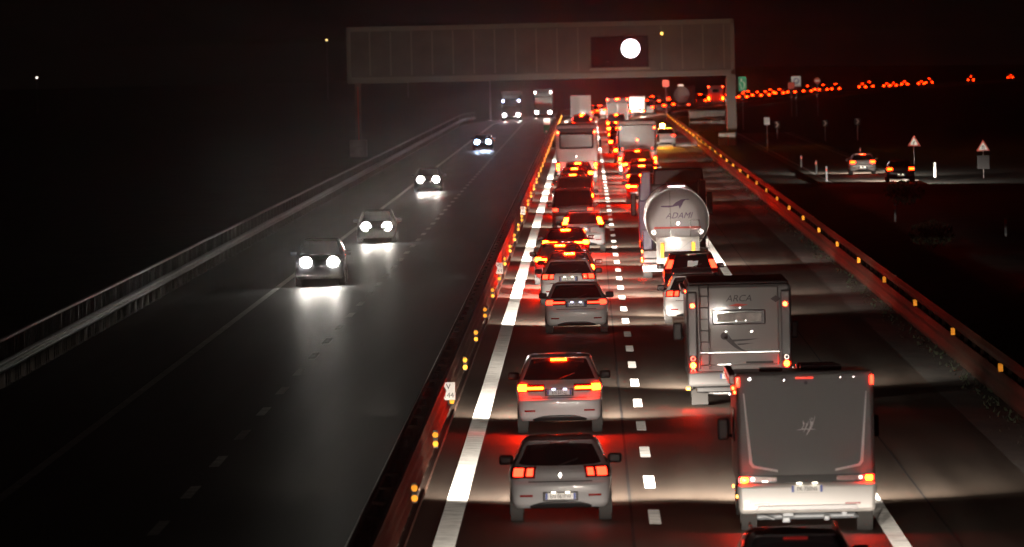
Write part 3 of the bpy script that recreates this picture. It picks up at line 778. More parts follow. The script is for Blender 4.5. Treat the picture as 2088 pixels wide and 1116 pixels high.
def camper_near():
    t = thing("motorhome", "grey motorhome nearest the camera with white bumper and figure emblem on its rear", "motorhome", (3.53, 142.0, zr(3.55) - .03), 0, RG)
    Lc = 7.0; hw = 1.15
    # body box
    mb = MB(); mb.box((0, Lc / 2 + .05, 1.74), (2 * hw, Lc - 1.3, 1.94), .07, 3, taper=lambda c: (c.x, c.y - (.10 if c.y < 0 and c.z < 0 else 0), c.z - (.15 if c.y > 0 and c.z > 0 else 0))); mb.build("body", 'camper', t)
    # cab
    mb = MB(); mb.box((0, 6.55, 1.25), (1.95, 1.6, 1.5), .18, 3, taper=lambda c: (c.x * (1 - .1 * (c.z > 0)), c.y - (.75 if c.y > 0 and c.z > 0 else 0), c.z)); mb.build("cab", 'camper_white', t)
    # dark grey rear panel slightly set out, with crease grooves
    y0 = .60 - .02
    def yr(z): return .70 - .10 * max(0, (2.7 - z)) / 1.94 - .02
    def slab(name, m, poly, th=.02, o=0.0, par=t):
        mbb = MB(); n = len(poly); ar = sum(poly[i][0] * poly[(i + 1) % n][1] - poly[(i + 1) % n][0] * poly[i][1] for i in range(n))
        if ar < 0: poly = poly[::-1]
        vs = [(x, yr(z) - th - o, z) for x, z in poly] + [(x, yr(z) + .02, z) for x, z in poly]
        fs = [list(range(n)), list(range(n, 2 * n))[::-1]] + [[i, n + i, n + (i + 1) % n, (i + 1) % n] for i in range(n)]
        return mbb.add(vs, fs).build(name, m, par)
    slab("rear_panel", 'camper', [(-1.06, 2.60), (1.06, 2.60), (.98, 1.02), (.9, .97), (-.9, .97), (-.98, 1.02)], .02)
    for sg in (-1, 1):
        slab("light_strip", 'stripe', [(sg * 1.04, 2.35), (sg * 1.01, 2.35), (sg * .89, 1.14), (sg * .83, 1.09), (sg * .47, 1.035), (sg * .47, 1.065), (sg * .80, 1.125), (sg * .87, 1.17), (sg * .92, 1.2)] if False else [(sg * 1.035, 2.36), (sg * .955, 1.19), (sg * .90, 1.115), (sg * .48, 1.035), (sg * .48, 1.075), (sg * .86, 1.15), (sg * .90, 1.20), (sg * 1.015, 2.36)], .02, .012)
    # emblem: three raised figures over a ground stroke
    ex, ez, es = 0.02, 1.80, .0072
    def st(pts): return [(ex + (px_ - 50) * es, ez - (py_ - 40) * es) for px_, py_ in pts]
    em = MB()
    for poly in ([(41, 27), (45, 34), (44, 39), (39.5, 47), (37, 48), (42, 38.5), (41, 33)], [(55, 27), (53, 37), (50, 43), (44, 53), (42, 55), (45, 47), (49, 38), (48, 33), (51, 36)], [(57, 20), (60, 30), (65, 31), (69, 19), (70.5, 16), (67, 30), (64, 40), (60, 47), (50, 61), (48, 62), (54, 50), (58, 40), (58, 30)], [(61, 22), (63.5, 22), (63, 27), (61.5, 27)], [(25, 50), (39, 46.5), (60, 47), (72, 49), (60, 48.8), (40, 49)]):
        P = st(poly)
        vs = [(x, yr(z) - .034, z) for x, z in P] + [(x, yr(z) - .02, z) for x, z in P]; n = len(P)
        ar = sum(P[i][0] * P[(i + 1) % n][1] - P[(i + 1) % n][0] * P[i][1] for i in range(n))
        f0 = list(range(n)); f1 = list(range(n, 2 * n))
        em.add(vs, [f0 if ar > 0 else f0[::-1], f1[::-1] if ar > 0 else f1] + [[i, (i + 1) % n, n + (i + 1) % n, n + i] for i in range(n)])
    em.build("emblem", 'stripe', t)
    # lamp band
    slab("lamp_band", 'black', [(-1.14, .985), (1.14, .985), (1.14, .86), (-1.14, .86)], .03)
    for sg in (-1, 1):
        h = slab("tail_light", 'lens', [(sg * 1.135, .975), (sg * .50, .955), (sg * .50, .885), (sg * 1.135, .865)], .045)
        MB().box((sg * 1.04, yr(.92) - .055, .915), (.12, .03, .085), .02).build("outer_lamp", 'brake', h)
        MB().disc((sg * .90, yr(.92) - .055, .925), .035, .02).build("reversing_lamp", 'white_ref', h)
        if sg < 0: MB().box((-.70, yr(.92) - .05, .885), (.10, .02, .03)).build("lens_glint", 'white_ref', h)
    # bumper
    mb = MB(); mb.box((0, .72, .60), (2.34, .5, .50), .07, 3, taper=lambda c: (c.x * (.97 if c.z < 0 else 1), c.y - (.03 if c.z < 0 else .0), c.z)); bu = mb.build("bumper", 'camper_white', t)
    MB().box((0, .452, .44), (1.62, .03, .10), .02, taper=lambda c: (c.x * (1.1 if c.z < 0 else 1), c.y, c.z)).build("bumper_trim", 'silver', bu)
    for sg in (-1, 1): MB().box((sg * .76, .45, .50), (.26, .02, .03), .005).build("bumper_reflector", 'lens', bu)
    MB().disc((-1.0, .44, .54), .04, .03).build("cap", 'lens', bu)
    plate_on(t, 0.0, .45, .755, "FK 750NS")
    # upper lamps
    for sg in (-1, 1):
        MB().box((sg * 1.12, yr(2.58) - .03, 2.55), (.06, .05, .16), .015).build("marker_lamp", 'run', t)
    MB().box((0, yr(2.62) - .03, 2.60), (.30, .03, .035), .01).build("high_brake_light", 'dimred', t)
    MB().disc((.02, yr(2.5) - .035, 2.52), .03, .03).build("camera_eye", 'black', t)
    for x in (-.92, -.34, .60, .82): MB().disc((x, yr(2.6) - .03, 2.60 - (.0 if abs(x) > .5 else .03)), .016 if x > -.8 else .032, .02).build("hook", 'chrome', t)
    # left side: awning and amber side lamps
    MB().box((-1.19, 4.1, 2.55), (.13, 4.6, .16), .03).build("awning_box", 'camper_white', t)
    for yy in (1.2, 3.0): MB().box((-1.165, yy, 2.36), (.03, .10, .05), .01).build("side_marker", 'marker', t)
    for yy in (1.0, 4.5): MB().box((-1.165, yy, .62), (.03, .12, .05), .01).build("side_lamp", 'indicator', t)
    MB().box((-1.155, 3.0, 1.75), (.03, 1.0, .55), .02).build("side_window", 'glass', t)
    for sg in (-1, 1):
        m = MB(); m.box((sg * 1.30, 5.75, 1.55), (.20, .12, .38), .04); m.cyl((sg * 1.0, 5.8, 1.4), (sg * 1.28, 5.75, 1.45), .03, n=8); m.build("door_mirror", 'black', t)
    # roof fittings
    m = MB(); m.box((.30, 1.7, 2.735), (.70, .6, .09), .04); m.box((-.55, 1.3, 2.73), (.4, .4, .06), .03); m.build("roof_vent", 'darkgrey', t)
    m = MB(); m.box((.30, 4.2, 2.66), (.7, .7, .12), .05); m.build("roof_air_conditioner", 'darkgrey', t)
    # underside
    un = MB(); un.cyl((-.95, 1.15, .26), (.95, 1.15, .26), .05, n=12); un.box((-.32, .85, .33), (.2, .3, .12), .02); un.box((.05, 1.0, .36), (.52, .2, .09), .02); un.box((.33, .9, .24), (.1, .12, .09), .02); un.box((-.35, .9, .22), (.14, .12, .1), .02)
    un.cyl((.62, .7, .34), (.62, 1.3, .34), .05, n=10); un.cyl((.78, .72, .31), (.9, .9, .22), .02, n=8); un.cyl((-.75, .8, .3), (-.55, .8, .24), .025, n=8)
    un.build("axle", 'sign_grey', t)
    for sg in (-1, 1):
        for y in (1.15, 5.9):
            m = MB(); m.cyl((sg * .97 - .13, y, .35), (sg * .97 + .13, y, .35), .34, n=28); m.cyl((sg * .97 - .11, y, .35), (sg * .97 + .11, y, .35), .352, n=28)
            for q in (-.07, -.02, .03, .08): m.cyl((sg * .97 + q - .012, y, .35), (sg * .97 + q + .012, y, .35), .36, n=28)
            w = m.build("wheel", 'rubber', t); MB().cyl((sg * 1.09, y, .35), (sg * 1.115, y, .35), .2, .18, n=16).build("rim", 'steel', w)
    beams(t, .7, 7.4, .75)
    return t
camper_near()

def camper_ladder():
    t = thing("motorhome", "silver grey motorhome with rear ladder, dark roof and a wide narrow rear window", "motorhome", (3.33, 192.6, zr(3.24)), 0, RG)
    hw = 1.19; Lc = 7.2
    mb = MB(); mb.box((0, Lc / 2, 1.68), (2 * hw, Lc - 1.4, 2.16), .10, 3); mb.build("body", 'camper_light', t)
    y = .70
    MB().box((0, Lc / 2 + .1, 2.785), (2 * hw - .12, Lc - 1.6, .08), .03).build("roof", 'black', t)
    mb = MB(); mb.box((0, 6.6, 1.25), (1.95, 1.6, 1.5), .18, 3, taper=lambda c: (c.x * (1 - .1 * (c.z > 0)), c.y - (.7 if c.y > 0 and c.z > 0 else 0), c.z)); mb.build("cab", 'camper_light', t)
    MB().box((0, y - .01, 1.82), (1.80, .05, 1.78), .03).build("rear_panel", 'camper_light', t)
    for sg in (-1, 1):
        MB().box((sg * 1.06, y - .03, 1.62), (.23, .10, 2.0), .04).build("corner_panel", 'darkgrey', t)
        MB().disc((sg * 1.05, y - .10, 2.30), .05, .03).build("marker_lamp", 'marker', t)
        c = MB().box((sg * 1.06, y - .08, .97), (.15, .06, .40), .03).build("lamp_cluster", 'black', t)
        MB().disc((sg * 1.06, y - .125, .95), .065, .03).build("tail_lamp", 'brake', c)
        MB().ring((sg * 1.06, y - .125, 1.10), .058, .036, .03).build("lamp_ring", 'white_ref' if sg > 0 else 'run', c)
        MB().ring((sg * 1.06, y - .125, .82), .055, .034, .03).build("lamp_ring", 'run' if sg < 0 else 'lens', c)
    fr = MB(); fr.box((0, y - .045, 2.02), (1.20, .05, .34), .03); fr = fr.build("window_frame", 'darkgrey', t)
    MB().box((0, y - .075, 2.02), (1.02, .02, .20), .02).build("window_blind", 'curtain', fr)
    for x in (-.06, .16): MB().disc((x, y - .095, 1.945), .02, .02).build("window_catch", 'chrome', fr)
    text("ARCA", .21, 'logo_dark', t, (0, y - .04, 2.44), name="lettering", shear=.25, sx=1.05)
    MB().prism([(-.24, 2.28), (-.05, 2.33), (.22, 2.30), (.05, 2.265)], y - .045, y - .03).build("swoosh", 'logo_red', t)
    MB().prism([(.84, 2.50), (.96, 2.42), (.84, 2.34), (.72, 2.42)], y - .05, y - .03).build("diamond_mark", 'logo_dark', t)
    for x in (-.08, .02): MB().disc((x, y - .05, 2.235), .018, .02).build("hook", 'chrome', t)
    # graphic of a falling curl with two strokes
    pts = []; lo = []
    for i in range(13):
        u = i / 12; x = -.30 + .50 * u; z = 1.60 - .36 * math.sin(u * math.pi / 2) ** .9; wv = .045 * (1 - u) + .008
        pts.append((x + wv, z + wv * .6)); lo.append((x - wv, z - wv * .6))
    g = MB(); g.prism(pts + lo[::-1], y - .045, y - .03); g.disc((-.34, y - .045, 1.60), .085, .015)
    g.prism([(-.17, 1.515), (.45, 1.53), (.2, 1.49), (-.15, 1.465)], y - .045, y - .03); g.prism([(-.06, 1.42), (.34, 1.43), (.1, 1.395), (-.03, 1.385)], y - .045, y - .03)
    g.build("curl_graphic", 'logo_dark', t)
    for x in (-.30, .28): MB().disc((x, y - .05, 1.69), .028, .03).build("hook", 'chrome', t)
    MB().box((0, y - .04, 1.225), (1.78, .02, .02)).build("seam_moulding", 'chrome', t)
    MB().box((.45, y - .05, .99), (.62, .03, .05), .01).build("handle", 'black', t)
    MB().box((-.35, y - .05, .955), (.30, .02, .02)).build("latch_rod", 'chrome', t)
    # ladder
    ld = MB()
    for x in (-.90, -.69): ld.tube([(x, y - .02, 2.76), (x, y - .13, 2.62), (x, y - .13, .86)], .014)
    for k in range(7): ld.cyl((-.90, y - .13, .95 + .26 * k), (-.69, y - .13, .95 + .26 * k), .012, n=8)
    ld.build("ladder", 'darkgrey', t)
    mb = MB(); mb.box((0, .64, .64), (2.36, .4, .34), .06, 3); bu = mb.build("bumper", 'camper_light', t)
    MB().box((0, .60, .40), (2.0, .3, .14), .03).build("bumper_trim", 'black', bu)
    plate_on(t, -.20, .43, .70, "CT 482LP")
    MB().box((-1.18, .75, .42), (.10, .12, .07), .02).build("side_lamp", 'indicator', t)
    for sg in (-1, 1): MB().box((sg * .92, 1.0, .22), (.38, .02, .36), .01).build("mud_flap", 'rubber', t)
    un = MB(); un.cyl((-.9, 1.5, .28), (.9, 1.5, .28), .05, n=10); un.box((-.15, .75, .28), (.24, .06, .05)); un.box((.05, .72, .22), (.12, .08, .1)); un.build("axle", 'steel', t)
    for sg in (-1, 1):
        for yy in (1.5, 6.0):
            m = MB(); m.cyl((sg * .95 - .12, yy, .34), (sg * .95 + .12, yy, .34), .34, n=24); w = m.build("wheel", 'rubber', t)
            MB().cyl((sg * 1.07, yy, .34), (sg * 1.09, yy, .34), .2, .18, n=16).build("rim", 'steel', w)
        m = MB(); m.box((sg * 1.34, 5.9, 1.55), (.22, .14, .40), .04); m.cyl((sg * 1.0, 5.9, 1.4), (sg * 1.3, 5.9, 1.45), .03, n=8); m.build("door_mirror", 'black', t)
    for yy in (1.0, 2.6, 4.4): MB().box((-1.20, yy, 2.62), (.03, .1, .05), .01).build("side_marker", 'marker', t)
    MB().box((-1.24, 3.6, 2.62), (.1, 4.4, .14), .03).build("awning_box", 'camper_light', t)
    beams(t, .7, 7.5, .75)
    return t
camper_ladder()

def tanker():
    t = thing("tanker_lorry", "steel tanker lorry with lettered round tank end, white braced rear frame and dark cab", "tanker lorry", (3.06, 303.0, zr(3.22)), 0, RG)
    r = 1.13; zc = 2.08; x0 = .06
    mb = MB()
    prof_ = [(.0, .0), (.0, .35), (.012, .7), (.05, .95), (.12, 1.05), (.22, r), (11.0, r), (11.15, r * .95), (11.22, r * .6), (11.25, 0)]
    n = 48; vs = []; fs = []
    for yy, rr in prof_:
        for k in range(n):
            a = 2 * math.pi * k / n; vs.append((x0 + math.cos(a) * max(rr, .001), 1.0 + yy, zc + math.sin(a) * max(rr, .001)))
    for j in range(len(prof_) - 1):
        for k in range(n): fs.append([j * n + k, j * n + (k + 1) % n, (j + 1) * n + (k + 1) % n, (j + 1) * n + k])
    tank = mb.add(vs, fs, 0, True).build("tank", 'tanksteel', t)
    ye = .97
    MB().ring((x0, .98, zc), r + .008, r - .006, .10, n=48).build("tank_rim", 'steel', tank)
    for yy in (3.0, 5.5, 8.0): MB().ring((x0, yy, zc), r + .02, r - .02, .08, n=40).build("tank_hoop", 'chrome', tank)
    text("ADAMI", .30, 'logo_purple', tank, (x0 + .05, ye, 2.22), shear=.35, sx=1.0)
    em = MB()   # leaping animal shape above the name
    em.prism([(-.52, 2.585), (-.10, 2.59), (.02, 2.70), (.22, 2.80), (.45, 2.82), (.52, 2.79), (.36, 2.78), (.29, 2.72), (.25, 2.62), (.17, 2.50), (.15, 2.46), (.12, 2.58), (0, 2.56), (-.22, 2.52), (-.50, 2.54)], ye - .005, ye + .01)
    em.build("emblem", 'logo_purple', tank)
    MB().box((x0, ye, 1.80), (1.66, .012, .07)).build("red_stripe", 'logo_red', tank)
    MB().disc((x0 + .03, ye - .04, 1.95), .07, .05).build("valve_cap", 'chrome', tank)
    for x in (-.85, .82): MB().ring((x0 + x, ye - .03, 1.64), .085, .05, .03, n=16).build("hook_ring", 'white_ref', tank)
    ld = MB()
    for x in (.45, .77): ld.cyl((x0 + x, .93, 1.42), (x0 + x, .93, 2.06), .014, n=8)
    for z in (1.74, 2.05): ld.cyl((x0 + .45, .93, z), (x0 + .77, .93, z), .014, n=8)
    for x in (.77, 1.1): ld.cyl((x0 + x, .90, .55), (x0 + x, .90, 1.45), .014, n=8)
    for z in (.75, 1.06, 1.4): ld.cyl((x0 + .77, .90, z), (x0 + 1.1, .90, z), .014, n=8)
    for x in (-.25, ): ld.cyl((x0 + x, .95, 1.45), (x0 + x, .95, 3.1), .010, n=8)
    ld.build("ladder", 'chrome', t)
    # walkway rail over the tank
    tp = MB(); tp.tube([(-.28, 1.2, zc + r + .02), (-.24, 1.2, zc + r + .10), (.35, 1.2, zc + r + .10), (.40, 1.2, zc + r + .02)], .03); tp.box((.05, 5.5, zc + r + .06), (.55, 9.5, .04)); tp.build("walkway", 'chrome', t)
    # braced rear frame
    zb0, zb1 = .47, 1.46
    fm = MB(); fm.box((.06, .82, (zb0 + zb1) / 2), (1.50, .03, zb1 - zb0)); fm.box((.06, .78, zb1 - .05), (1.52, .10, .12), .02); fm.box((-.66, .78, (zb0 + zb1) / 2), (.10, .1, zb1 - zb0), .01); fm.box((.78, .78, (zb0 + zb1) / 2), (.10, .1, zb1 - zb0), .01)
    fm.box((.06, .78, zb0 + .04), (1.5, .1, .1), .01)
    rear = fm.build("rear_frame", 'camper_white', t)
    for sg in (-1, 1):
        MB().prism([(.06 - .55 * sg, zb1 - .1), (.06 - .50 * sg, zb1 - .1), (.06 + .55 * sg, zb0 + .1), (.06 + .50 * sg, zb0 + .1)], .775, .80).build("brace", 'steel', rear)
        MB().box((.06 + sg * .55, .765, 1.0), (.14, .02, .55), .01).build("reflective_panel", 'amber_ref', rear)
    MB().box((-.25, .70, .38), (1.9, .12, .26), .03).build("underrun_bumper", 'camper_white', t)
    for x in (-1.02, .95):
        c = MB().box((x, .64, .40), (.42, .04, .18), .02).build("lamp_cluster", 'lens', t)
        MB().box((x + (-.08 if x < 0 else .1), .615, .40), (.14, .02, .10), .01).build("tail_lamp", 'run', c)
    MB().box((-1.22, .8, .98), (.05, .08, .10), .01).build("side_lamp", 'indicator', t)
    MB().box((-1.23, .85, .68), (.05, .08, .16), .01).build("side_marker", 'brake', t)
    for sg in (-1, 1): MB().box((sg * .97, 1.0, .72), (.5, .7, .05), .02).build("mudguard", 'black', t)
    MB().box((-.9, 1.6, .78), (.62, 1.4, .5), .05).build("side_locker", 'darkgrey', t)
    MB().box((-1.0, 2.4, 1.35), (.36, 1.0, .75), .05).build("hose_box", 'navy', t)
    MB().box((0, 6.2, .86), (.9, 11.5, .2)).build("chassis", 'black', t)
    lorry_wheels(t, (1.6, 2.9, 4.2, 10.2, 13.7), 1.02)
    # cab with wind deflectors
    y0 = 12.55
    cb = MB(); cb.box((0, y0 + 1.35, 1.95), (2.46, 2.1, 2.5), .12, 3); cab = cb.build("cab", 'darkgrey', t)
    MB().box((.25, y0 + 1.1, 3.36), (1.9, 1.5, .78), .10, 3, taper=lambda c: (c.x * (.95 if c.z > 0 else 1), c.y + (.3 if c.z > 0 and c.y > 0 else 0), c.z)).build("roof_deflector", 'black', cab)
    MB().box((-1.0, y0 + .1, 3.1), (.44, .5, 1.1), .05, taper=lambda c: (c.x + (.10 if c.z > 0 and c.x < 0 else 0), c.y, c.z)).build("side_deflector", 'cab_lit_side', cab)
    MB().box((-1.1, y0 + .0, 1.85), (.30, .7, 1.5), .05).build("side_fairing", 'cab_lit_side', cab)
    MB().box((1.1, y0 + .0, 2.2), (.30, .6, 2.2), .05).build("side_fairing", 'black', cab)
    MB().prism([(-1.0, 2.62), (-.92, 2.58), (-.82, 2.3), (-.72, 2.05), (-.78, 1.98), (-.86, 2.15), (-.90, 2.42)], y0 - .42, y0 - .37).build("deflector_edge", 'chrome', cab)
    for sg in (-1, 1):
        m = MB(); m.box((sg * 1.42, y0 + 2.2, 2.4), (.22, .14, .85), .05); m.cyl((sg * 1.2, y0 + 2.2, 2.7), (sg * 1.42, y0 + 2.2, 2.7), .03, n=8); m.build("door_mirror", 'black', cab)
    MB().cyl((1.0, y0 - .3, 2.4), (1.0, y0 - .3, 3.35), .07, n=12).build("exhaust_stack", 'chrome', t)
    beams(t, .9, y0 + 2.5, .9)
tanker()

def coach(name, label, x, d, white_low, h=3.5, w=2.5, L=12.0, cat='coach', lamps='brake', paint='warmsilver', group=LG):
    t = thing(name, label, cat, (x + off(d), d, zr(x)), -math.atan(slope(d)), group)
    MB().box((0, L / 2, h / 2 + .15), (w, L, h - .3), .16, 3).build("body", paint, t)
    MB().box((0, L / 2, h + .01), (w - .3, L - .4, .05), .02).build("roof", 'darkgrey', t)
    if not white_low:
        MB().box((0, -.015, 2.60), (w - .42, .06, .98), .12, 3).build("rear_window", 'glass', t)
        MB().box((0, -.01, 3.22), (w - .25, .05, .30), .04).build("roof_band", 'black', t)
        MB().box((0, -.02, 1.35), (w - .3, .03, .02)).build("engine_hatch_gap", 'black', t)
        MB().disc((0, -.03, 1.62), .05, .03).build("badge", 'chrome', t)
    else:
        MB().box((0, -.02, 2.48), (w - .12, .08, 1.75), .08, 3).build("rear_window", 'glass', t)
        MB().box((0, -.03, 1.1), (w - .3, .05, .8), .05).build("tail_panel", 'camper_white', t)
        MB().disc((.0, -.08, 2.35), .07, .03).build("centre_lamp", 'marker', t)
        for sg in (-1, 1): MB().disc((sg * .98, -.09, 1.78), .09, .04).build("round_lamp", 'dimred', t)
    for sg in (-1, 1):
        MB().disc((sg * (w / 2 - .14), -.06, h - .42), .07, .05).build("marker_lamp", 'marker', t)
        hs = MB().box((sg * (w / 2 - .12), -.03, 1.02), (.22, .06, .62), .04).build("tail_light", 'lens', t)
        MB().box((sg * (w / 2 - .12), -.075, 1.12 if sg < 0 else 1.12), (.17, .04, .16), .02).build("upper_lamp", lamps, hs)
        MB().box((sg * (w / 2 - .12), -.075, .88), (.15, .04, .13), .02).build("lower_lamp", lamps, hs)
        m = MB(); m.box((sg * (w / 2 + .2), L - .3, 2.3), (.16, .14, .5), .04); m.cyl((sg * (w / 2 - .1), L - .2, 2.7), (sg * (w / 2 + .2), L - .3, 2.6), .03, n=6); m.build("door_mirror", 'black', t)
        MB().box((sg * (w / 2 + .002), L / 2, 2.55), (.03, L - 1.2, .95), .01).build("side_window", 'glass', t)
    MB().box((0, -.03, .5), (w - .1, .12, .35), .04).build("bumper", paint, t)
    MB().box((0, -.1, .62), (.52, .012, .12), .003).build("number_plate", 'plate', t)
    lorry_wheels(t, (2.6, L - 2.6), w / 2 - .2)
    beams(t, .9, L + .05, .8, both=False)
    return t
coach("coach", "tall grey coach with wide dark rear window in the left lane", -.72, 527.0, False, 3.55, 2.55)
coach("coach", "coach with tall dark upper rear and white lower panel in the right lane", 3.22, 559.0, True, 3.55, 2.55, group=RG)

def box_lorry(label, x, d, h, w, L, paint, pale_top, group, toplamps=False, name="box_lorry", cat="lorry", lamps='brake', z0=.9):
    t = thing(name, label, cat, (x + off(d), d, zr(x)), -math.atan(slope(d)), group)
    MB().box((0, L / 2 - .6, (h + z0) / 2), (w, L - 2.2, h - z0), .06, 2).build("cargo_box", paint, t)
    MB().box((0, L - 1.0, 1.55), (w - .15, 1.9, 2.0), .15, 3).build("cab", paint, t)
    MB().box((0, L / 2, .75), (.8, L - .5, .2)).build("chassis", 'black', t)
    yb = .5
    if pale_top: MB().box((0, yb - .02, h - .3), (w - .1, .04, .5), .02).build("header_panel", 'camper_light', t)  # pale header panel across the top
    mb = MB()
    for sx in (-w / 2 + .06, 0, w / 2 - .06): mb.box((sx, yb - .02, (h + z0) / 2), (.06, .03, h - z0 - .15))
    mb.build("door_bars", 'steel', t)
    if toplamps:
        for sx in (-w / 2 + .1, w / 2 - .1): MB().disc((sx, yb - .06, h - .15), .08, .04).build("marker_lamp", 'marker', t)
        MB().box((0, yb - .06, h - .12), (.35, .04, .09), .02).build("high_brake_light", 'bar', t)
    MB().box((0, yb - .02, .62), (w - .2, .1, .2), .03).build("underrun_bumper", 'steel', t)
    for sx in (-w / 2 + .25, w / 2 - .25): MB().box((sx, yb - .09, .64), (.3, .05, .14), .02).build("tail_light", lamps, t)
    lorry_wheels(t, (1.8, L - 1.5), w / 2 - .2, .42)
    return t
box_lorry("pale grey box lorry standing tall at the far end of the left lane", -.72, 955.0, 3.35, 2.3, 8, 'warmsilver', False, LG, lamps='run')
box_lorry("dark box lorry with pale header and three red roof lamps in the right lane", 3.2, 904.0, 3.3, 2.3, 7.5, 'darkgrey', True, RG, True, lamps='run')
box_lorry("white van with red high lamp where the road bends right", 3.3, 1085.0, 2.5, 1.95, 5.5, 'camper_white', False, RG, False, name="white_van", cat="van")
# far vehicles along the bend
FG = "distant queue on the bend"
def far_tank():
    d = 1180; x = 3.4
    t = thing("tanker_lorry", "distant pale tanker lorry on the bend below the red square sign", "tanker lorry", (x + off(d), d, zr(x)), -math.atan(slope(d)), FG)
    MB().cyl((0, .5, 2.1), (0, 10, 2.1), 1.1, n=24).build("tank", 'tanksteel', t)
    MB().box((0, 11.3, 1.9), (2.4, 2.0, 2.8), .15).build("cab", 'camper_light', t)
    MB().box((0, 5, .8), (1, 10, .25)).build("chassis", 'black', t)
    MB().box((0, .3, .7), (2.3, .1, .3), .03).build("rear_bumper", 'camper_white', t)
    for sx in (-.95, .95): MB().box((sx, .22, .72), (.3, .05, .16), .02).build("tail_light", 'run', t)
    MB().box((-.2, 2, 3.4), (.9, .5, .3), .05).build("hatch", 'white_ref', t)
    lorry_wheels(t, (1.5, 2.8, 11), 1.0)
far_tank()
def far_camper():
    d = 1266; x = 3.4
    t = thing("motorhome", "distant white motorhome left of the gantry leg with a small dark window", "motorhome", (x + off(d), d, zr(x)), -math.atan(slope(d)), FG)
    MB().box((0, 3, 1.75), (2.3, 5.4, 2.3), .1, 3).build("body", 'camper_white', t)
    MB().box((0, 6.2, 1.2), (2.0, 1.6, 1.5), .15).build("cab", 'camper_white', t)
    MB().box((0, .28, 2.15), (.95, .04, .5), .04).build("rear_window", 'glass', t)
    MB().box((0, .22, .62), (2.2, .2, .3), .05).build("bumper", 'camper_white', t)
    for sx in (-1.05, 1.05):
        MB().disc((sx, .24, 2.75), .08, .04).build("marker_lamp", 'marker', t)
        MB().box((sx, .22, 1.0), (.18, .06, .4), .03).build("tail_light", 'brake', t)
    lorry_wheels(t, (1.3, 6.2), 1.0, .34, .22)
    beams(t, .7, 7.2, .8, both=False)
far_camper()
# prototype for the far queue, copied
def proto_far(kind, paint):
    lf = CARK.get(kind) or shape_levels(kind); CARK[kind] = lf
    t = thing("distant_car", "distant car seen only as red lamps in the queue beyond the bend", "car", (0, 0, 0), 0, FG)
    lf.body(2, 30).build("body", paint, t); lv = lf.lv
    lf.patch(6.35, 8.85, -8, 8, .006, 4, 8).build("rear_window", 'glass', t)
    zl = lv[5][0]
    for sg in (-1, 1): lf.patch(lf.kz(zl - .13), lf.kz(zl + .04), sg * 4.6, sg * 9, .014, 2, 4).build("tail_light", 'farbrake', t)
    MB().box((0, lf.P(9, 0).y - .02, lv[9][0] + .02), (.36, .05, .06), .01).build("high_brake_light", 'farbrake', t)
    wheels(t, lv[3][4] - .12, .72, lf.L - .85, .32, near=False)
    return t
def dup(t, loc, rz):
    r = t.copy(); COL.objects.link(r); r.location = loc; r.rotation_euler = (0, 0, rz)
    for ch in t.children:
        c = ch.copy(); COL.objects.link(c); c.parent = r
        for g_ in ch.children:
            e = g_.copy(); COL.objects.link(e); e.parent = c
    return r
random.seed(21)
protos = [proto_far('suv', 'darkgrey'), proto_far('hatch', 'silver'), proto_far('van', 'warmsilver')]
used = set(); lit = []
def place_far(x, d):
    p = random.choice(protos); loc = (x + off(d), d, zr(x) + zy(d)); rz = -math.atan(slope(d))
    if p not in used: used.add(p); q = p; p.location = loc; p.rotation_euler = (0, 0, rz)
    else: q = dup(p, loc, rz)
    if d < 1075: lit.append(q)
for d in [1010, 1052, 1102, 1128, 1152, 1201, 1226, 1292, 1318, 1342, 1366, 1392, 1420, 1470, 1510, 1575, 1640, 1700, 1800, 1835, 1905, 1935, 1990, 2070, 2120, 2360, 2660]:
    place_far(3.3 + random.uniform(-.3, .3), d + random.uniform(-4, 4))
for d in [985, 1018, 1046, 1072, 1108, 1140, 1175, 1210, 1252, 1330, 1418, 1520, 1690]:
    place_far(-.5 + random.uniform(-.3, .3), d + random.uniform(-4, 4))
for q in lit: beams(q, .62, 4.6, .7, main=MAIN, spill=SPILL * 6, both=False)
# breakdown van with amber beacon
bv = car("breakdown_van", "white van with a glaring amber beacon stopped on the right shoulder", 6.65, 731.0, 'suv', 'white', 'run', 'simple', None, group=RG, cat='van', bar=False, main=MAIN * 1.5)
MB().box((-.2, .9, 1.70), (.5, .3, .12), .03).build("beacon_base", 'black', bv)
MB().cyl((-.25, .78, 1.74), (-.25, .78, 1.96), .15, n=16).build("beacon", 'amberlamp', bv)
# exit road cars
EG = "cars on the exit road"
car("family_car", "pale car with bright tail lights on the dark exit road, ahead of the black car", 18.0, 560.0, 'hatch', 'warmsilver', 'mid', 'simple', "", group=EG, bar=True, z=-.46)
car("family_car", "black car with orange red tail lights on the dark exit road", 19.15, 524.0, 'hatch', 'blackcar', 'mid', 'simple', "", group=EG, bar=False, z=-.46, spill=SPILL * 4)

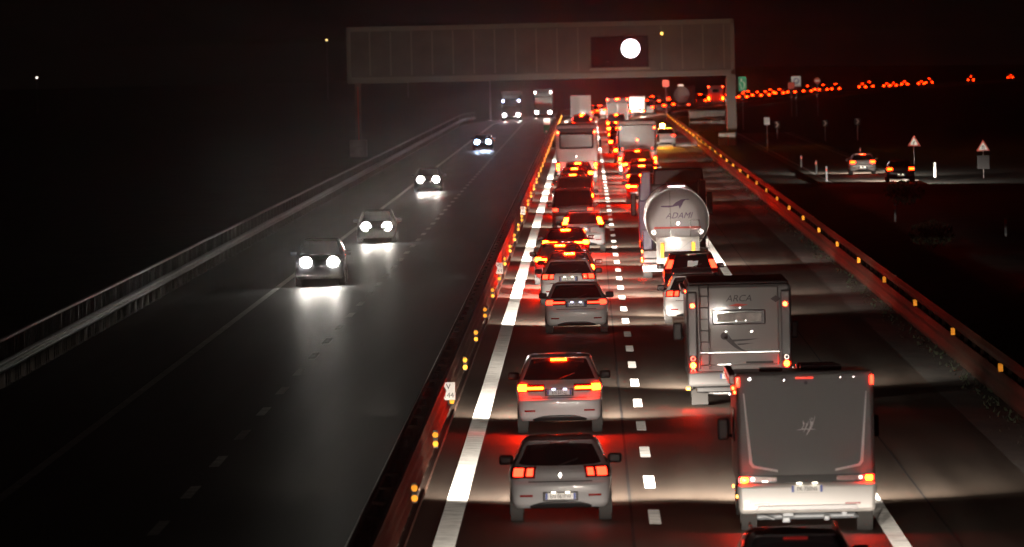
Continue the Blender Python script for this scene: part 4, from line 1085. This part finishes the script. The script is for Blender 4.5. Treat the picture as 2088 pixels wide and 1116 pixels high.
# oncoming lorries
def onc_lorry(label, x, d, topcol, zt):
    t = thing("oncoming_lorry", label, "lorry", (x + off(d), d, zr(x)), 0, "oncoming lorries far off")
    MB().box((0, 1.1, 1.9), (2.4, 2.1, 2.9), .2, 3).build("cab", 'darkgrey', t)
    MB().box((0, 7.2, 2.2), (2.5, 9.5, 2.9), .06).build("cargo_box", 'darkgrey', t)
    MB().box((0, .03, 2.3), (2.1, .06, .9), .1).build("windscreen", 'glass', t)
    for sx in (-.85, .85):
        MB().disc((sx, -.03, .75), .16, .0005).build("headlight", 'head', t)
        MB().disc((sx * 1.15, -.03, zt), .10, .0005).build("roof_lamp", topcol, t)
    lorry_wheels(t, (1.2, 8, 9.4), 1.05)
    for sx in (-.85, .85):
        o = spot(t, (sx, -.08, .75), ON_MAIN * 1.2, (1, .92, .82), 6.0, 30, 6.6, .45); o.rotation_euler = (R(90 - 6.0), 0, math.pi)
        o = spot(t, (sx, -.08, .75), GLARE * 1.0, (1, .92, .82), -1.0, 12, 8, 1.0); o.rotation_euler = (R(91.0), 0, math.pi)
        o = spot(t, (sx * 1.15, -.08, zt), GLARE * .25, (.5, .55, 1) if topcol == 'bluelamp' else (1, .9, .8), 0, 12, 8, 1.0); o.rotation_euler = (R(90.0), 0, math.pi)
onc_lorry("oncoming lorry in the outer lane with two bluish lamps above its headlights", -10.3, 1048, 'bluelamp', 2.5)
onc_lorry("oncoming lorry in the inner lane with two small white lamps on top", -8.1, 1078, 'whitelamp', 3.25)

# ------------------------------------------------------------------ signs
def post_sign(name, label, cat, x, d, zc, zbase, builder, group=None):
    t = thing(name, label, cat, (x, d, zbase), 0, group)
    MB().cyl((0, .05, -.2), (0, .05, zc - zbase + .2), .035, n=10).build("post", 'steel', t)
    builder(t, zc - zbase); return t
def tri(t, z):
    s = .46
    MB().prism([(-s, z - s * .6), (s, z - s * .6), (0, z + s * 1.1)], -.01, .01).build("border", 'sign_red', t)
    return MB().prism([(-s * .66, z - s * .42), (s * .66, z - s * .42), (0, z + s * .72)], -.016, -.011).build("panel", 'sign_white', t)
def curve_sign(t, z):
    tri(t, z); MB().prism([(-.06, z - .17), (.0, z - .17), (.0, z - .02), (.08, z + .04), (.03, z + .1), (-.06, z + .01)], -.022, -.017).build("symbol", 'black', t)
post_sign("warning_sign", "red bordered triangle sign with a bend arrow beside the exit road, left one", "road sign", 22.9, 600, 1.15, -.9, curve_sign, "warning triangles by the exit road")
def slip_sign(t, z):
    tri(t, z); m = MB(); m.box((-.06, -.02, z - .04), (.04, .006, .2)); m.box((.06, -.02, z - .04), (.04, .006, .2)); m.box((0, -.02, z + .05), (.16, .006, .06)); m.build("symbol", 'logo_purple', t)
    MB().box((0, 0, z - 1.0), (.8, .02, .9), .01).build("lower_panel", 'darkgrey', t)
post_sign("warning_sign", "red bordered triangle sign above a grey panel at the far right", "road sign", 25.9, 560, 1.2, -.9, slip_sign, "warning triangles by the exit road")
def chev(t, z):
    MB().box((0, .01, z), (.6, .02, .6), .01).build("board", 'black', t)
    MB().prism([(-.16, z + .24), (0, z + .24), (.18, z), (0, z - .24), (-.16, z - .24), (.02, z)], -.012, -.002).build("arrow", 'sign_white', t)
for (x, d, z, lb) in [(17.75, 800, .85, "faint chevron board leftmost of three beyond the exit road"), (22.25, 800, .88, "brightest chevron board, middle of three beyond the exit road"), (25.6, 810, .9, "dim chevron board rightmost of three beyond the exit road")]:
    post_sign("chevron_sign", lb, "road sign", x, d, z, -.9, chev, "chevron boards at the exit bend")
def square(t, z): MB().box((0, 0, z), (.5, .02, .62), .01).build("panel", 'sign_white', t)
post_sign("white_sign", "small plain white square sign in the dark right of the gantry leg", "road sign", 14.7, 700, 2.05, -.6, square)
def green(t, z):
    MB().box((0, 0, z), (.85, .03, 1.6), .01).build("panel", 'sign_green', t)
    m = MB(); m.prism([(-.3, z + .25), (-.05, z + .25), (-.05, z + .65), (-.18, z + .5), (-.18, z + .3)], -.03, -.016); m.prism([(-.25, z + .1), (-.02, z - .6), (-.1, z - .6), (-.33, z + .1)], -.03, -.016); m.prism([(.1, z + .3), (.3, z - .05), (.1, z - .6), (.03, z - .6), (.2, z - .05), (.03, z + .3)], -.03, -.016)
    m.build("symbol", 'sign_white', t)
post_sign("green_sign", "tall green motorway sign with white arrows right of the gantry leg", "road sign", 16.6, 910, 4.3, -.5, green)
def bigwhite(t, z):
    MB().box((0, 0, z), (1.25, .03, 1.3), .01).build("panel", 'sign_white', t); MB().ring((.02, -.03, z + .05), .36, .24, .015, n=24).build("symbol", 'sign_blue', t)
post_sign("white_sign", "large white square sign with a blue ring above the distant queue", "road sign", 1100 * 0.02452, 1100, 3.75, -.6, bigwhite)
def redbox(t, z): MB().box((0, 0, z), (.85, .03, .9), .01).build("panel", 'sign_red', t)
post_sign("red_sign", "reddish square sign partly covering the large white sign", "road sign", 1098 * 0.02395, 1098, 3.2, -.6, redbox)
post_sign("red_sign", "small pinkish red square sign on the bend beneath the gantry", "road sign", 10.2, 1100, 3.85, -.6, redbox)
def roundsign(t, z):
    MB().disc((0, 0, z), .42, .02).build("border", 'sign_red', t); MB().box((0, -.012, z), (.62, .012, .16)).build("symbol", 'sign_white', t)
post_sign("round_sign", "round red sign with a pale bar above the distant queue", "road sign", 29.7, 1100, 3.75, -.6, roundsign)
def kmtall(t, z):
    MB().box((0, 0, z + .28), (.62, .03, .62), .01).build("panel", 'sign_white', t); MB().box((0, 0, z - .44), (.62, .03, .80), .01).build("lower_panel", 'sign_green', t)
    text("145", .30, 'black', t, (0, -.025, z + .30)); MB().box((-.05, -.02, z - .68), (.16, .008, .14)).build("mark", 'sign_white', t)
post_sign("kilometre_sign", "white and green kilometre sign reading 145 on the median beneath the gantry", "road sign", -3.95, 826, 1.15, -.1, kmtall)
# delineator posts: only the lit one is white, the others greyed to look dim
for i, (x, d, b, lb) in enumerate([(15.0, 602, .9, "white delineator post leftmost on the exit road line"), (15.1, 566, 1.0, "white delineator post second along the exit road line"), (14.9, 535, 1.0, "white delineator post nearest the end of the exit road line"), (20.4, 640, .9, "pale delineator post on the far side of the exit road"), (22.1, 545, .95, "bright white delineator post lit beside the black car"), (13.6, 380, .8, "dim pale delineator post in the dark grass beyond the guard rail"), (16.8, 345, .8, "dim delineator post in the dark at the right edge")]):
    t = thing("delineator_post", lb, "delineator post", (x, d, -.5 if d > 505 else .1), 0, "delineator posts by the exit road")
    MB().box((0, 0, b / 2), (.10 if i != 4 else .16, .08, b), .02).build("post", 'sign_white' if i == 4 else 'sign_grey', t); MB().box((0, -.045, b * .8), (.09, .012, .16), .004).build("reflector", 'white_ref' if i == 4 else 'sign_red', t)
# concrete hut
h = thing("utility_hut", "low pale concrete hut with a framed opening left of the gantry leg", "hut", (12.6, 898, -.5))
MB().box((0, 1.5, 1.0), (3.8, 3, 2.1), .04).build("wall", 'concrete', h); MB().box((0, 1.5, 2.1), (4.0, 3.2, .12), .02).build("roof", 'gantry_dark', h)
m = MB(); m.box((.95, -.02, 1.25), (1.1, .06, .08)); m.box((.42, -.02, 1.0), (.09, .06, .45)); m.box((1.48, -.02, 1.0), (.09, .06, .45)); m.build("door_frame", 'camper_white', h)
mb = MB()
for i in range(16): mb.box((-1.8 + .24 * i, -.015, .45), (.06, .04, .7))
mb.build("picket_panel", 'concrete', h)
# far lamps
for x, y, z, m, lb in [(-161, 2500, 4.7, 'farlamp', "tiny distant white lamp low at the far left"), (-91.0, 3000, 14.9, 'farlamp_w', "tiny distant yellow lamp on the hillside, left one"), (-62.8, 3000, 15.6, 'farlamp_w', "tiny distant yellow lamp on the hillside near the gantry"), (-17.0, 1500, 4.2, 'farlamp', "tiny distant white lamp just under the gantry beam")]:
    t = thing("street_lamp", lb, "street lamp", (x, y, -6), 0, "distant lamps in the dark")
    MB().cyl((0, 0, 0), (0, 0, z + 6), .1, .06, n=8).build("pole", 'steel', t); b = MB(); b.box((0, -.3, z + 6.05), (.3, .8, .15), .04); b.build("lamp_head", 'steel', t)
    bm = bmesh.new(); bmesh.ops.create_icosphere(bm, subdivisions=2, radius=.22 if y > 2000 else .14)
    me = bpy.data.meshes.new("bulb"); bm.to_mesh(me); bm.free(); me.materials.append(M[m]); o = bpy.data.objects.new("bulb", me); COL.objects.link(o); o.parent = t; o.location = (0, -.45, z + 5.9)

# ------------------------------------------------------------------ haze
hz = bpy.data.materials.new("night haze"); hz.use_nodes = True
n = hz.node_tree.nodes; n.clear(); oo = n.new("ShaderNodeOutputMaterial"); pv = n.new("ShaderNodeVolumePrincipled")
pv.inputs["Color"].default_value = (.9, .9, .9, 1); pv.inputs["Density"].default_value = HAZE; pv.inputs["Anisotropy"].default_value = .985
hz.node_tree.links.new(pv.outputs[0], oo.inputs["Volume"])
M['haze'] = hz
if HAZE > 0:
    o = MB().box((0, 3150, 5.0), (5600, 6800, 30.0)).build("haze", 'haze'); o["kind"] = "stuff"; tag(o, "thin night haze lit by the traffic", "haze")
